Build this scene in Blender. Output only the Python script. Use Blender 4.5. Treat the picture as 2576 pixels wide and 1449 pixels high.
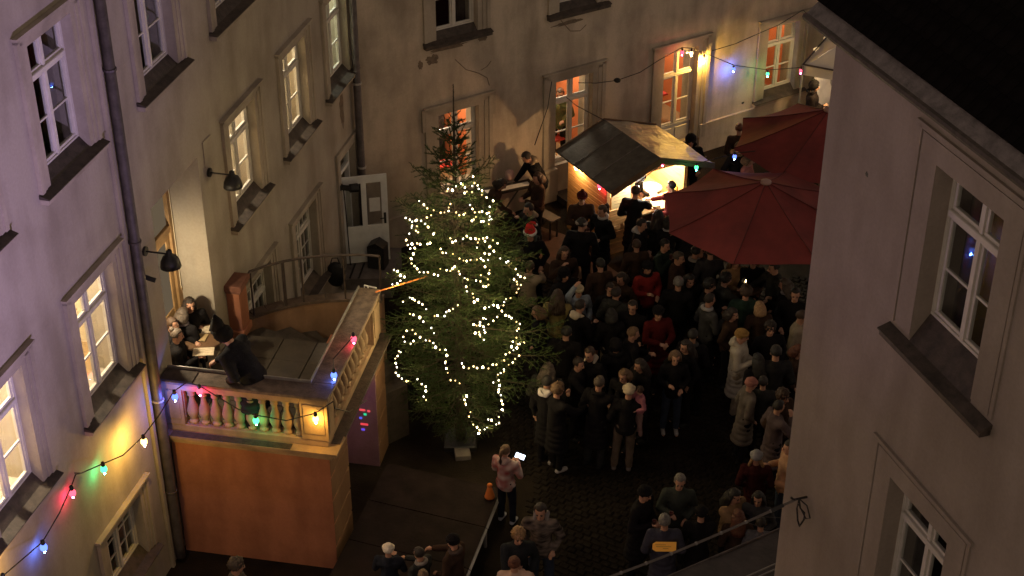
import bpy, bmesh, math, random
import numpy as np
from mathutils import Vector, Matrix, noise

rnd = random.Random(7)
R = math.radians
for o in list(bpy.data.objects):
    bpy.data.objects.remove(o)
SC = bpy.context.scene
COL = SC.collection

# ------------------------------------------------------------------ camera
FPX, PITCH, CAMH = 3948.0, R(31.81), 16.5          # focal length in units of a 2576 px wide picture
cam_d = bpy.data.cameras.new('camera')
cam_d.sensor_width = 36.0
cam_d.lens = FPX / 2576 * 36.0
cam_d.clip_end = 300.0
cam = bpy.data.objects.new('camera', cam_d)
cam.location = (0, 0, CAMH)
cam.rotation_euler = (math.pi / 2 - PITCH, 0, 0)
COL.objects.link(cam)
SC.camera = cam

# ------------------------------------------------------------------ world: night sky over a town, faint warm glow
world = bpy.data.worlds.new('World')
SC.world = world
world.use_nodes = True
wn = world.node_tree
wn.nodes.clear()
w_out = wn.nodes.new('ShaderNodeOutputWorld')
w_bg = wn.nodes.new('ShaderNodeBackground')
w_tc = wn.nodes.new('ShaderNodeTexCoord')
w_sp = wn.nodes.new('ShaderNodeSeparateXYZ')
w_rp = wn.nodes.new('ShaderNodeValToRGB')              # town glow: brighter haze all round the horizon, dark zenith
w_rp.color_ramp.elements[0].position = 0.0
w_rp.color_ramp.elements[0].color = (1.0, 0.745, 0.555, 1)
w_rp.color_ramp.elements[1].position = 0.62
w_rp.color_ramp.elements[1].color = (0.16, 0.12, 0.095, 1)
wn.links.new(w_tc.outputs['Generated'], w_sp.inputs[0])
wn.links.new(w_sp.outputs['Z'], w_rp.inputs['Fac'])
wn.links.new(w_rp.outputs['Color'], w_bg.inputs['Color'])
w_bg.inputs['Strength'].default_value = 0.68
wn.links.new(w_bg.outputs[0], w_out.inputs[0])


def lamp(kind, name, loc, energy, color, size=0.1, target=None, spot=None, blend=0.5):
    d = bpy.data.lights.new(name, kind)
    d.energy = energy
    d.color = color
    if kind == 'AREA':
        d.size = size
    elif kind == 'SUN':
        d.angle = size
    else:
        d.shadow_soft_size = size
    if spot:
        d.spot_size = R(spot)
        d.spot_blend = blend
    o = bpy.data.objects.new(name, d)
    o.location = loc
    if target is not None:
        o.rotation_euler = (Vector(target) - Vector(loc)).to_track_quat('-Z', 'Y').to_euler()
    COL.objects.link(o)
    return o


# purple spot lamps assumed from the light on the walls, floating unseen without fixtures
lamp('SPOT', 'assumed_purple_flood_lamp', (0.5, 6.5, 4.0), 5000, (0.72, 0.52, 1.0), 0.15, (-6.4, 13.4, 8.3), 64, 1.0)
lamp('SPOT', 'assumed_purple_gable_lamp', (-4.6, 12.0, 2.2), 230, (0.66, 0.36, 1.0), 0.15, (3.6, 14.0, 9.6), 30, 1.0)
# weak, very soft sun lamp added to stand in for the town glow
lamp('SUN', 'town_glow_sun', (0, -5, 30), 0.10, (1.0, 0.80, 0.64), R(50), (0, 14, 0))

SC.view_settings.view_transform = 'Standard'
SC.view_settings.look = 'None'
SC.view_settings.exposure = 0.0
SC.view_settings.gamma = 1.0
SC.view_settings.use_curve_mapping = False
SC.cycles.use_denoising = True
SC.cycles.use_light_tree = True
SC.cycles.max_bounces = 6
SC.cycles.transparent_max_bounces = 12
SC.cycles.sample_clamp_indirect = 3.0
SC.cycles.caustics_reflective = False
SC.cycles.caustics_refractive = False

# ------------------------------------------------------------------ survey helpers
CP, SP = math.cos(PITCH), math.sin(PITCH)


def ray(px, py):
    X, Y = px - 1288.0, -(py - 724.5)
    return Vector((X, FPX * CP + Y * SP, -FPX * SP + Y * CP))


def at(px, py, z=0.0):
    """sight line of the survey photo cut with the level z"""
    d = ray(px, py)
    t = (z - CAMH) / d.z
    return Vector((0, 0, CAMH)) + d * t


class Frame:
    """a wall plane: local x along it, local y into the wall, z up"""

    def __init__(self, p, az):
        a = R(az)
        self.o = Vector((p[0], p[1], 0))
        self.x = Vector((math.sin(a), math.cos(a), 0))
        self.y = Vector((-math.cos(a), math.sin(a), 0))
        self.rot = math.pi / 2 - a

    def on(self, px, py, depth=0.0):
        d = ray(px, py)
        c = Vector((0, 0, CAMH))
        o = self.o + self.y * depth
        t = (o - c).dot(self.y) / d.dot(self.y)
        q = c + d * t
        return ((q - self.o).dot(self.x), q.z)

    def w(self, u, y, z):
        return self.o + self.x * u + self.y * y + Vector((0, 0, z))


LW = Frame((-5.22, 18.65), 13.4)
BW = Frame((4.52, 32.68), 56.9)
RW = Frame((3.71, 12.93), 180 - 18.4)
TE = Frame((-5.14, 18.79), 100.5)

# ------------------------------------------------------------------ materials
MATS = {}


def mat(name, color, rough=0.7, vary=0.12, scale=3.0, bump=0.0, bscale=None, metallic=0.0, emit=None, estr=0.0,
        spec=0.5, color2=None, detail=6.0, stretch=None):
    if name in MATS:
        return MATS[name]
    m = bpy.data.materials.new(name)
    m.use_nodes = True
    nt = m.node_tree
    b = nt.nodes['Principled BSDF']
    b.inputs['Roughness'].default_value = rough
    b.inputs['Metallic'].default_value = metallic
    b.inputs['Specular IOR Level'].default_value = spec
    tc = nt.nodes.new('ShaderNodeTexCoord')
    vec = tc.outputs['Object']
    if stretch:
        mp = nt.nodes.new('ShaderNodeMapping')
        mp.inputs['Scale'].default_value = stretch
        nt.links.new(vec, mp.inputs['Vector'])
        vec = mp.outputs[0]
    n = nt.nodes.new('ShaderNodeTexNoise')
    n.inputs['Scale'].default_value = scale
    n.inputs['Detail'].default_value = detail
    n.inputs['Roughness'].default_value = 0.62
    nt.links.new(vec, n.inputs['Vector'])
    cr = nt.nodes.new('ShaderNodeValToRGB')
    cr.color_ramp.elements[0].position = 0.32
    cr.color_ramp.elements[1].position = 0.68
    c = color
    if color2 is None:
        lo = tuple(max(0, x * (1 - vary)) for x in c)
        hi = tuple(min(1, x * (1 + vary)) for x in c)
    else:
        lo, hi = c, color2
    cr.color_ramp.elements[0].color = (*lo, 1)
    cr.color_ramp.elements[1].color = (*hi, 1)
    nt.links.new(n.outputs['Fac'], cr.inputs['Fac'])
    nt.links.new(cr.outputs['Color'], b.inputs['Base Color'])
    if bump:
        n2 = nt.nodes.new('ShaderNodeTexNoise')
        n2.inputs['Scale'].default_value = bscale or scale * 6
        n2.inputs['Detail'].default_value = 5
        nt.links.new(vec, n2.inputs['Vector'])
        bp = nt.nodes.new('ShaderNodeBump')
        bp.inputs['Strength'].default_value = bump
        bp.inputs['Distance'].default_value = 0.02
        nt.links.new(n2.outputs['Fac'], bp.inputs['Height'])
        nt.links.new(bp.outputs[0], b.inputs['Normal'])
    if emit:
        b.inputs['Emission Color'].default_value = (*emit, 1)
        b.inputs['Emission Strength'].default_value = estr
    MATS[name] = m
    return m


def plaster(name, base, stain, grime=0.5):
    """old render coat: large blotches, vertical run marks, fine trowel relief"""
    if name in MATS:
        return MATS[name]
    m = bpy.data.materials.new(name)
    m.use_nodes = True
    nt = m.node_tree
    L = nt.links.new
    b = nt.nodes['Principled BSDF']
    b.inputs['Roughness'].default_value = 0.9
    b.inputs['Specular IOR Level'].default_value = 0.25
    tc = nt.nodes.new('ShaderNodeTexCoord')
    big = nt.nodes.new('ShaderNodeTexNoise')
    big.inputs['Scale'].default_value = 0.55
    big.inputs['Detail'].default_value = 7
    big.inputs['Roughness'].default_value = 0.65
    L(tc.outputs['Object'], big.inputs['Vector'])
    mp = nt.nodes.new('ShaderNodeMapping')
    mp.inputs['Scale'].default_value = (1.5, 1.5, 0.45)
    L(tc.outputs['Object'], mp.inputs['Vector'])
    run = nt.nodes.new('ShaderNodeTexNoise')
    run.inputs['Scale'].default_value = 1.3
    run.inputs['Detail'].default_value = 6
    L(mp.outputs[0], run.inputs['Vector'])
    add = nt.nodes.new('ShaderNodeMath')
    add.operation = 'MULTIPLY'
    L(big.outputs['Fac'], add.inputs[0])
    L(run.outputs['Fac'], add.inputs[1])
    cr = nt.nodes.new('ShaderNodeValToRGB')
    cr.color_ramp.elements[0].position = 0.15
    cr.color_ramp.elements[1].position = 0.31
    cr.color_ramp.elements[0].color = (*[s * (1 - grime) + t * grime for s, t in zip(base, stain)], 1)
    cr.color_ramp.elements[1].color = (*base, 1)
    L(add.outputs[0], cr.inputs['Fac'])
    fine = nt.nodes.new('ShaderNodeTexNoise')
    fine.inputs['Scale'].default_value = 26
    fine.inputs['Detail'].default_value = 5
    L(tc.outputs['Object'], fine.inputs['Vector'])
    mr = nt.nodes.new('ShaderNodeMapRange')
    mr.inputs['To Min'].default_value = 0.86
    mr.inputs['To Max'].default_value = 1.12
    L(fine.outputs['Fac'], mr.inputs['Value'])
    mx = nt.nodes.new('ShaderNodeMix')
    mx.data_type = 'RGBA'
    mx.blend_type = 'MULTIPLY'
    mx.inputs['Factor'].default_value = 1.0
    L(cr.outputs['Color'], mx.inputs['A'])
    L(mr.outputs[0], mx.inputs['B'])
    L(mx.outputs['Result'], b.inputs['Base Color'])
    h = nt.nodes.new('ShaderNodeTexNoise')
    h.inputs['Scale'].default_value = 5
    h.inputs['Detail'].default_value = 9
    L(tc.outputs['Object'], h.inputs['Vector'])
    bp = nt.nodes.new('ShaderNodeBump')
    bp.inputs['Strength'].default_value = 0.35
    bp.inputs['Distance'].default_value = 0.02
    L(h.outputs['Fac'], bp.inputs['Height'])
    L(bp.outputs[0], b.inputs['Normal'])
    MATS[name] = m
    return m


def glass_mat():
    if 'glass' in MATS:
        return MATS['glass']
    m = bpy.data.materials.new('glass')
    m.use_nodes = True
    nt = m.node_tree
    nt.nodes.clear()
    o = nt.nodes.new('ShaderNodeOutputMaterial')
    t = nt.nodes.new('ShaderNodeBsdfTransparent')
    t.inputs[0].default_value = (0.93, 0.95, 0.95, 1)
    g = nt.nodes.new('ShaderNodeBsdfGlossy')
    g.inputs['Roughness'].default_value = 0.02
    lw_ = nt.nodes.new('ShaderNodeLayerWeight')
    lw_.inputs['Blend'].default_value = 0.5
    pw_ = nt.nodes.new('ShaderNodeMath')
    pw_.operation = 'POWER'
    pw_.inputs[1].default_value = 3.0
    nt.links.new(lw_.outputs['Facing'], pw_.inputs[0])
    f = nt.nodes.new('ShaderNodeMapRange')
    f.inputs['To Min'].default_value = 0.03
    f.inputs['To Max'].default_value = 0.45
    nt.links.new(pw_.outputs[0], f.inputs['Value'])
    mx = nt.nodes.new('ShaderNodeMixShader')
    nt.links.new(f.outputs[0], mx.inputs[0])
    nt.links.new(t.outputs[0], mx.inputs[1])
    nt.links.new(g.outputs[0], mx.inputs[2])
    nt.links.new(mx.outputs[0], o.inputs[0])
    MATS['glass'] = m
    return m


def emis(name, col, s):
    if name in MATS:
        return MATS[name]
    m = bpy.data.materials.new(name)
    m.use_nodes = True
    nt = m.node_tree
    nt.nodes.clear()
    o = nt.nodes.new('ShaderNodeOutputMaterial')
    e = nt.nodes.new('ShaderNodeEmission')
    e.inputs[0].default_value = (*col, 1)
    e.inputs[1].default_value = s
    nt.links.new(e.outputs[0], o.inputs[0])
    MATS[name] = m
    return m


M_WALL = plaster('plaster_beige', (0.40, 0.355, 0.295), (0.22, 0.185, 0.145), 0.65)
M_WALLB = plaster('plaster_ochre_grey', (0.54, 0.46, 0.365), (0.24, 0.20, 0.155), 0.75)
M_WALLR = plaster('plaster_smooth', (0.33, 0.28, 0.235), (0.19, 0.155, 0.125), 0.55)
M_TRIM = plaster('plaster_trim', (0.42, 0.365, 0.295), (0.21, 0.18, 0.14), 0.7)
M_TERR = plaster('terracotta_render', (0.44, 0.18, 0.10), (0.22, 0.085, 0.048), 0.75)
M_STONE = plaster('terrace_stone', (0.42, 0.28, 0.17), (0.16, 0.12, 0.08), 0.9)
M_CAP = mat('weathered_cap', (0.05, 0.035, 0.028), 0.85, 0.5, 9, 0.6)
M_WHITE = mat('white_window_paint', (0.62, 0.59, 0.53), 0.5, 0.08, 6, 0.15)
M_DOORW = mat('white_door_paint', (0.82, 0.82, 0.80), 0.5, 0.08, 5, 0.15)
M_SILL = mat('sill_metal', (0.055, 0.042, 0.034), 0.6, 0.5, 8, 0.3)
M_PIPE = mat('zinc_pipe', (0.10, 0.085, 0.085), 0.55, 0.35, 6, 0.3, metallic=0.4)
M_PIPEB = mat('pipe_clamp_bright', (0.45, 0.42, 0.38), 0.5, 0.2, 6, metallic=0.3)
M_BLACK = mat('black_metal', (0.012, 0.011, 0.011), 0.5, 0.3, 6)
M_RUBBER = mat('black_cable', (0.015, 0.013, 0.012), 0.7, 0.2, 6)
M_GLASS = glass_mat()
M_DARKROOM = mat('dark_room', (0.03, 0.026, 0.024), 0.9, 0.3, 2)
M_CREAM = mat('cream_room', (0.66, 0.58, 0.42), 0.9, 0.08, 1.2)
M_ORANGE = mat('orange_room', (0.75, 0.22, 0.08), 0.9, 0.05, 1.2)
M_RFLOOR = mat('room_floor', (0.35, 0.24, 0.13), 0.6, 0.2, 3)
M_WOODL = mat('stall_wood', (0.50, 0.27, 0.10), 0.6, 0.3, 2.2, 0.3, stretch=(1, 1, 12))
M_WOODD = mat('dark_wood', (0.13, 0.07, 0.035), 0.7, 0.3, 4, 0.3)
M_TAR = mat('roofing_felt', (0.085, 0.078, 0.068), 0.6, 0.35, 5, 0.35, 18)
M_FOIL = mat('crumpled_foil', (0.30, 0.27, 0.24), 0.42, 0.3, 3, 0.9, 5, metallic=0.35, stretch=(1, 3, 1))
M_RED = mat('umbrella_cloth', (0.16, 0.021, 0.019), 0.85, 0.3, 1.6, 0.5, 5)
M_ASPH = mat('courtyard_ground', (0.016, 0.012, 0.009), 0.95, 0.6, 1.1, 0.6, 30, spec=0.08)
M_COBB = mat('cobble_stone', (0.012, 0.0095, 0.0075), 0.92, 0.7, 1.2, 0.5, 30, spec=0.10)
M_STEP = mat('stair_stone', (0.055, 0.042, 0.033), 0.8, 0.4, 5, 0.5)
M_SLAB = mat('terrace_slab', (0.075, 0.060, 0.045), 0.85, 0.25, 3, 0.3)
M_BARK = mat('bark', (0.055, 0.038, 0.025), 0.9, 0.4, 12, 0.8)
M_NEEDLE = mat('spruce_needles', (0.014, 0.038, 0.008), 0.6, 0.4, 3, color2=(0.048, 0.070, 0.018), spec=0.2)
M_STAGE = mat('stage_board', (0.015, 0.0095, 0.009), 0.85, 0.4, 3, 0.25, spec=0.12)
M_ALU = mat('aluminium', (0.35, 0.34, 0.33), 0.4, 0.2, 6, metallic=0.6)
M_RTILE = mat('roof_tile', (0.006, 0.005, 0.005), 0.95, 0.4, 5, 0.4, spec=0.02)
M_GUTT = mat('gutter_metal', (0.13, 0.112, 0.11), 0.6, 0.45, 7, 0.5)
M_PAPER = mat('paper', (0.62, 0.52, 0.38), 0.9, 0.2, 14)
M_PAPERW = mat('white_paper', (0.78, 0.76, 0.72), 0.9, 0.05, 14)


# ------------------------------------------------------------------ mesh collector
class MB:
    def __init__(self):
        self.v, self.f = [], []

    def add(self, vs, fs):
        k = len(self.v)
        self.v += [tuple(v) for v in vs]
        self.f += [tuple(i + k for i in f) for f in fs]
        return self

    def box(self, x0, x1, y0, y1, z0, z1):
        vs = [(x0, y0, z0), (x1, y0, z0), (x1, y1, z0), (x0, y1, z0), (x0, y0, z1), (x1, y0, z1), (x1, y1, z1), (x0, y1, z1)]
        return self.add(vs, [(0, 3, 2, 1), (4, 5, 6, 7), (0, 1, 5, 4), (1, 2, 6, 5), (2, 3, 7, 6), (3, 0, 4, 7)])

    def bevbox(self, x0, x1, y0, y1, z0, z1, b=0.01):
        vs = []
        for z, s in ((z0, b), (z0 + b, 0), (z1 - b, 0), (z1, b)):
            vs += [(x0 + s, y0 + s, z), (x1 - s, y0 + s, z), (x1 - s, y1 - s, z), (x0 + s, y1 - s, z)]
        fs = [(0, 3, 2, 1), (12, 13, 14, 15)]
        for r in range(3):
            for i in range(4):
                j = (i + 1) % 4
                fs.append((r * 4 + i, r * 4 + j, r * 4 + 4 + j, r * 4 + 4 + i))
        return self.add(vs, fs)

    def tube(self, pts, r, n=6, caps=True):
        pts = [Vector(p) for p in pts]
        rs = r if isinstance(r, (list, tuple)) else [r] * len(pts)
        k = len(self.v)
        up = Vector((0, 0, 1))
        for i, p in enumerate(pts):
            a = pts[max(0, i - 1)]
            b = pts[min(len(pts) - 1, i + 1)]
            t = (b - a).normalized() if (b - a).length > 1e-9 else up
            s = t.cross(up)
            if s.length < 1e-3:
                s = Vector((1, 0, 0))
            s.normalize()
            q = t.cross(s)
            for j in range(n):
                an = 2 * math.pi * j / n
                self.v.append(tuple(p + (s * math.cos(an) + q * math.sin(an)) * rs[i]))
        for i in range(len(pts) - 1):
            for j in range(n):
                j2 = (j + 1) % n
                self.f.append((k + i * n + j, k + i * n + j2, k + (i + 1) * n + j2, k + (i + 1) * n + j))
        if caps:
            self.f.append(tuple(k + j for j in reversed(range(n))))
            self.f.append(tuple(k + (len(pts) - 1) * n + j for j in range(n)))
        return self

    def lathe(self, prof, n=12, c=(0, 0, 0)):
        k = len(self.v)
        for r, z in prof:
            for j in range(n):
                an = 2 * math.pi * j / n
                self.v.append((c[0] + r * math.cos(an), c[1] + r * math.sin(an), c[2] + z))
        for i in range(len(prof) - 1):
            for j in range(n):
                j2 = (j + 1) % n
                self.f.append((k + i * n + j, k + i * n + j2, k + (i + 1) * n + j2, k + (i + 1) * n + j))
        self.f.append(tuple(k + j for j in reversed(range(n))))
        self.f.append(tuple(k + (len(prof) - 1) * n + j for j in range(n)))
        return self

    def sphere(self, c, r, seg=10, rings=7):
        if not isinstance(r, (tuple, list)):
            r = (r, r, r)
        k = len(self.v)
        self.v.append((c[0], c[1], c[2] - r[2]))
        for i in range(1, rings):
            th = math.pi * i / rings
            for j in range(seg):
                ph = 2 * math.pi * j / seg
                self.v.append((c[0] + r[0] * math.sin(th) * math.cos(ph), c[1] + r[1] * math.sin(th) * math.sin(ph), c[2] - r[2] * math.cos(th)))
        self.v.append((c[0], c[1], c[2] + r[2]))
        top = len(self.v) - 1
        for j in range(seg):
            j2 = (j + 1) % seg
            self.f.append((k, k + 1 + j2, k + 1 + j))
            for i in range(rings - 2):
                a, b2 = k + 1 + i * seg, k + 1 + (i + 1) * seg
                self.f.append((a + j, a + j2, b2 + j2, b2 + j))
            a = k + 1 + (rings - 2) * seg
            self.f.append((a + j, a + j2, top))
        return self

    def cap(self, p0, r0, p1, r1, n=10):
        """closed tapered capsule"""
        p0, p1 = Vector(p0), Vector(p1)
        ax = p1 - p0
        t = ax.normalized()
        s = t.cross(Vector((0, 1, 0)) if abs(t.y) < 0.9 else Vector((1, 0, 0))).normalized()
        q = t.cross(s)
        rings = []
        for a in (-80, -45, -10):
            rings.append((p0 + t * (r0 * math.sin(R(a))), r0 * math.cos(R(a))))
        for a in (10, 45, 80):
            rings.append((p1 + t * (r1 * math.sin(R(a))), r1 * math.cos(R(a))))
        k = len(self.v)
        for c, r in rings:
            for j in range(n):
                an = 2 * math.pi * j / n
                self.v.append(tuple(c + (s * math.cos(an) + q * math.sin(an)) * r))
        for i in range(5):
            for j in range(n):
                j2 = (j + 1) % n
                self.f.append((k + i * n + j, k + i * n + j2, k + (i + 1) * n + j2, k + (i + 1) * n + j))
        self.f.append(tuple(k + j for j in reversed(range(n))))
        self.f.append(tuple(k + 5 * n + j for j in range(n)))
        return self

    def mesh(self, name, m=None, smooth=False):
        me = bpy.data.meshes.new(name)
        me.from_pydata(self.v, [], self.f)
        if smooth:
            me.shade_smooth()
        if m:
            me.materials.append(m)
        me.update()
        return me

    def build(self, name, m, parent=None, smooth=False, loc=None, rot=None):
        o = bpy.data.objects.new(name, self.mesh(name, m, smooth))
        COL.objects.link(o)
        if parent:
            o.parent = parent
        if loc is not None:
            o.location = loc
        if rot is not None:
            o.rotation_euler = rot
        return o


def empty(name, loc=(0, 0, 0), rz=0.0, parent=None):
    o = bpy.data.objects.new(name, None)
    o.empty_display_size = 0.3
    o.location = loc
    o.rotation_euler = (0, 0, rz)
    if parent:
        o.parent = parent
    COL.objects.link(o)
    return o


def tag(o, label=None, cat=None, group=None, kind=None):
    if label:
        o['label'] = label
    if cat:
        o['category'] = cat
    if group:
        o['group'] = group
    if kind:
        o['kind'] = kind
    return o


def inst(src, name, parent, loc=None, rot=None, m=None, scale=None):
    me = src.data if isinstance(src, bpy.types.Object) else src
    o = bpy.data.objects.new(name, me)
    COL.objects.link(o)
    if parent:
        o.parent = parent
    if loc is not None:
        o.location = loc
    if rot is not None:
        o.rotation_euler = rot
    if scale is not None:
        o.scale = scale
    if m is not None:
        o.material_slots[0].link = 'OBJECT'
        o.material_slots[0].material = m
    return o


# ------------------------------------------------------------------ ground
g = MB()
N = 40
for i in range(N + 1):
    for j in range(N + 1):
        g.v.append((-60 + 120 * i / N, -40 + 120 * j / N, 0))
for i in range(N):
    for j in range(N):
        a = i * (N + 1) + j
        g.f.append((a, a + N + 1, a + N + 2, a + 1))
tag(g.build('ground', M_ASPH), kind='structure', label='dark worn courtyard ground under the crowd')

# cobbles laid in rows over the open part of the court (nearest ones single, the rest one mass)
pav = empty('cobble_pavement', (0, 0, 0.0))
tag(pav, kind='structure', label='dark cobbled pavement between the stage and the right building')
cob_meshes = []
for k in range(4):
    b = MB()
    w_, d_ = 0.062 + 0.006 * k, 0.052
    b.bevbox(-w_, w_, -d_, d_, -0.02, 0.022, 0.012)
    cob_meshes.append(b.mesh('cobblestone', M_COBB))
mass = MB()
cells = []
ca_, sa_ = math.cos(R(-31)), math.sin(R(-31))
for r_ in range(-90, 110):
    for c_ in range(-80, 80):
        gx = c_ * .148 + (.074 if r_ % 2 else 0) + rnd.uniform(-.014, .014)
        gy = r_ * .122 + rnd.uniform(-.012, .012)
        x, y = 2.2 + gx * ca_ - gy * sa_, 20 + gx * sa_ + gy * ca_
        if not (15.6 < y < 27 and -.25 < x < 7.5) or (y < 20.6 and x < .1 + (y - 18) * .1):
            continue
        cells.append((y, x))
cells.sort(key=lambda c: (abs(c[0] - 17.6) + abs(c[1] - 1.5)))
for i, (y, x) in enumerate(cells):
    z = 0.004 + rnd.uniform(-0.006, 0.006)
    if i < 290:
        inst(cob_meshes[i % 4], 'cobblestone', pav, (x, y, z), (rnd.uniform(-.05, .05), rnd.uniform(-.05, .05), R(-31) + rnd.uniform(-.09, .09)))
    else:
        w_ = rnd.uniform(.058, .066)
        k_ = len(mass.v)
        mass.bevbox(-w_, w_, -.052, .052, z - .02, z + .018 + rnd.uniform(-.006, .004), .014)
        aa = R(-31) + rnd.uniform(-.09, .09)
        for q_ in range(k_, len(mass.v)):
            vx, vy, vz = mass.v[q_]
            mass.v[q_] = (x + vx * math.cos(aa) - vy * math.sin(aa), y + vx * math.sin(aa) + vy * math.cos(aa), vz)
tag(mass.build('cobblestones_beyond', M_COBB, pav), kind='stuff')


# ------------------------------------------------------------------ walls with openings
def wall_mesh(mb, x0, x1, z0, z1, openings, th=0.5, y=0.0):
    xs = sorted({x0, x1, *[v for o in openings for v in o[:2]]})
    zs = sorted({z0, z1, *[v for o in openings for v in o[2:4]]})

    def hole(xa, xb, za, zb):
        cx, cz = (xa + xb) / 2, (za + zb) / 2
        return any(o[0] < cx < o[1] and o[2] < cz < o[3] for o in openings)
    for i in range(len(xs) - 1):
        for j in range(len(zs) - 1):
            if hole(xs[i], xs[i + 1], zs[j], zs[j + 1]):
                continue
            a, b, c, d = xs[i], xs[i + 1], zs[j], zs[j + 1]
            mb.add([(a, y, c), (b, y, c), (b, y, d), (a, y, d)], [(0, 1, 2, 3)])
            mb.add([(a, y + th, c), (b, y + th, c), (b, y + th, d), (a, y + th, d)], [(3, 2, 1, 0)])
    for a, b, c, d in [o[:4] for o in openings]:
        e = y + th
        mb.add([(a, y, c), (a, e, c), (a, e, d), (a, y, d)], [(0, 1, 2, 3)])
        mb.add([(b, y, c), (b, e, c), (b, e, d), (b, y, d)], [(3, 2, 1, 0)])
        mb.add([(a, y, d), (b, y, d), (b, e, d), (a, e, d)], [(0, 1, 2, 3)])
        mb.add([(a, y, c), (b, y, c), (b, e, c), (a, e, c)], [(3, 2, 1, 0)])
    return mb


def bars(mb, x0, x1, z0, z1, y0, y1, w):
    """rectangular frame of four bars"""
    mb.bevbox(x0, x1, y0, y1, z0, z0 + w, .004)
    mb.bevbox(x0, x1, y0, y1, z1 - w, z1, .004)
    mb.bevbox(x0, x0 + w, y0 + .002, y1 - .002, z0 + w, z1 - w, .004)
    mb.bevbox(x1 - w, x1, y0 + .002, y1 - .002, z0 + w, z1 - w, .004)


def window(par, x0, x1, z0, z1, d=0.13, flat=False, transom=0.30, style='casement', room='dark', sill=True, surround='fascia', sur_w=0.26,
           paint=None, trim=None, room_d=2.0, lampe=60, room_label=None, ears=False, lampcol=(1.0, .80, .56), xo=0.0, base=0.0):
    """window in an opening; d = setback of the frame from the wall face"""
    paint = paint or M_WHITE
    trim = trim or M_TRIM
    H = z1 - z0
    lf = .8 if flat else .66
    fr = MB()
    bars(fr, x0, x1, z0 + base, z1, d, d + .09, .045)
    zt = z1 - H * transom
    xm = (x0 + x1) / 2
    fr.bevbox(x0 + .05, x1 - .05, d - .025, d + .085, zt - .035, zt + .035, .008)
    fr.bevbox(xm - .028, xm + .028, d - .012, d + .08, z0 + base + .05, zt - .035, .006)
    fr.bevbox(xm - .025, xm + .025, d - .008, d + .08, zt + .035, z1 - .05, .006)
    w = fr.build('window', paint, par)
    panes = []
    for a, b in ((x0 + .05, xm - .028), (xm + .028, x1 - .05)):
        for c, e, low in ((z0 + base + .05, zt - .035, True), (zt + .035, z1 - .05, False)):
            s = MB()
            bars(s, a, b, c, e, d + .012, d + .055, .038)
            s.build('sash', paint, w)
            gb = MB()
            ia, ib, ic, ie = a + .038, b - .038, c + .038, e - .038
            if style == 'small':
                nz = 3 if low else 2
                gb.box((ia + ib) / 2 - .01, (ia + ib) / 2 + .01, d + .02, d + .045, ic, ie)
                for q in range(1, nz):
                    zz = ic + (ie - ic) * q / nz
                    gb.box(ia, ib, d + .022, d + .043, zz - .01, zz + .01)
                gb.build('glazing_bar', paint, w)
                for q in range(nz):
                    panes.append((ia, ib, ic + (ie - ic) * q / nz, ic + (ie - ic) * (q + 1) / nz))
            elif low:
                zz = ic + (ie - ic) * 0.48
                gb.bevbox(ia, ib, d + .02, d + .05, zz - .014, zz + .014, .003)
                gb.build('glazing_bar', paint, w)
                panes += [(ia, ib, ic, zz - .014), (ia, ib, zz + .014, ie)]
            else:
                panes.append((ia, ib, ic, ie))
    for a, b, c, e in panes:
        p = MB().box(a + .001, b - .001, d + .030, d + .034, c + .001, e - .001)
        p.build('pane', M_GLASS, w)
    if base:
        q = MB().box(x0 + .02, x1 - .02, d + .01, d + .06, z0, z0 + base)
        q.bevbox(x0 + .1, xm - .05, d - .01, d + .02, z0 + .08, z0 + base - .06, .01)
        q.bevbox(xm + .05, x1 - .1, d - .01, d + .02, z0 + .08, z0 + base - .06, .01)
        q.build('lower_panel', paint, w)
    if sill:
        s = MB()
        zz = z0 - (.30 if flat else .16)
        xa_, xb_ = x0 - sur_w - .02, x1 + sur_w + .02
        s.bevbox(xa_ + .01, xb_ - .01, -.115, -.002, zz - .085, zz - .012, .008)
        s.build('sill_moulding', M_TRIM if surround != 'dark' else M_SILL, w)
        s = MB()
        zm = zz + .045
        s.add([(xa_, -.14, zz), (xb_, -.14, zz), (xb_, -.002, zm), (xa_, -.002, zm), (xa_, -.14, zz - .012), (xb_, -.14, zz - .012), (xb_, -.002, zm - .05), (xa_, -.002, zm - .05)],
              [(0, 1, 2, 3), (4, 7, 6, 5), (0, 4, 5, 1), (1, 5, 6, 2), (0, 3, 7, 4)])
        s.add([(x0 + .002, -.002, zm), (x1 - .002, -.002, zm), (x1 - .002, d + .01, z0 + .03), (x0 + .002, d + .01, z0 + .03)], [(0, 1, 2, 3)])
        s.build('sill_plate', M_SILL, w)
    # surround: two stepped fasciae and a lintel
    s = MB()
    zb = (z0 - (.21 if flat else .11)) if sill else z0
    y1 = -.002
    for (wa, wb, pr) in ((0.0, sur_w * .8, .012), (sur_w * .86, sur_w, .018)) if flat else ((0.0, sur_w * .4, .022), (sur_w * .4, sur_w * .72, .036), (sur_w * .72, sur_w, .055)):
        s.box(x0 - wb, x0 - wa, -pr, y1, zb, z1 + wa)
        s.box(x1 + wa, x1 + wb, -pr, y1, zb, z1 + wa)
        s.box(x0 - wb, x1 + wb, -pr, y1, z1 + wa * lf, z1 + wb * lf)
    if ears:
        s.box(x0 - sur_w - .07, x0 - sur_w, -.05, y1, z1 - .28, z1 + sur_w * lf)
        s.box(x1 + sur_w, x1 + sur_w + .07, -.05, y1, z1 - .28, z1 + sur_w * lf)
    s.box(x0 - sur_w - .03, x1 + sur_w + .03, -.035 if flat else -.085, y1, z1 + sur_w * lf, z1 + sur_w * lf + .035)
    s.build('surround', trim, w)
    # room behind
    ya, yb = d + .2, d + .2 + room_d
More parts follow.
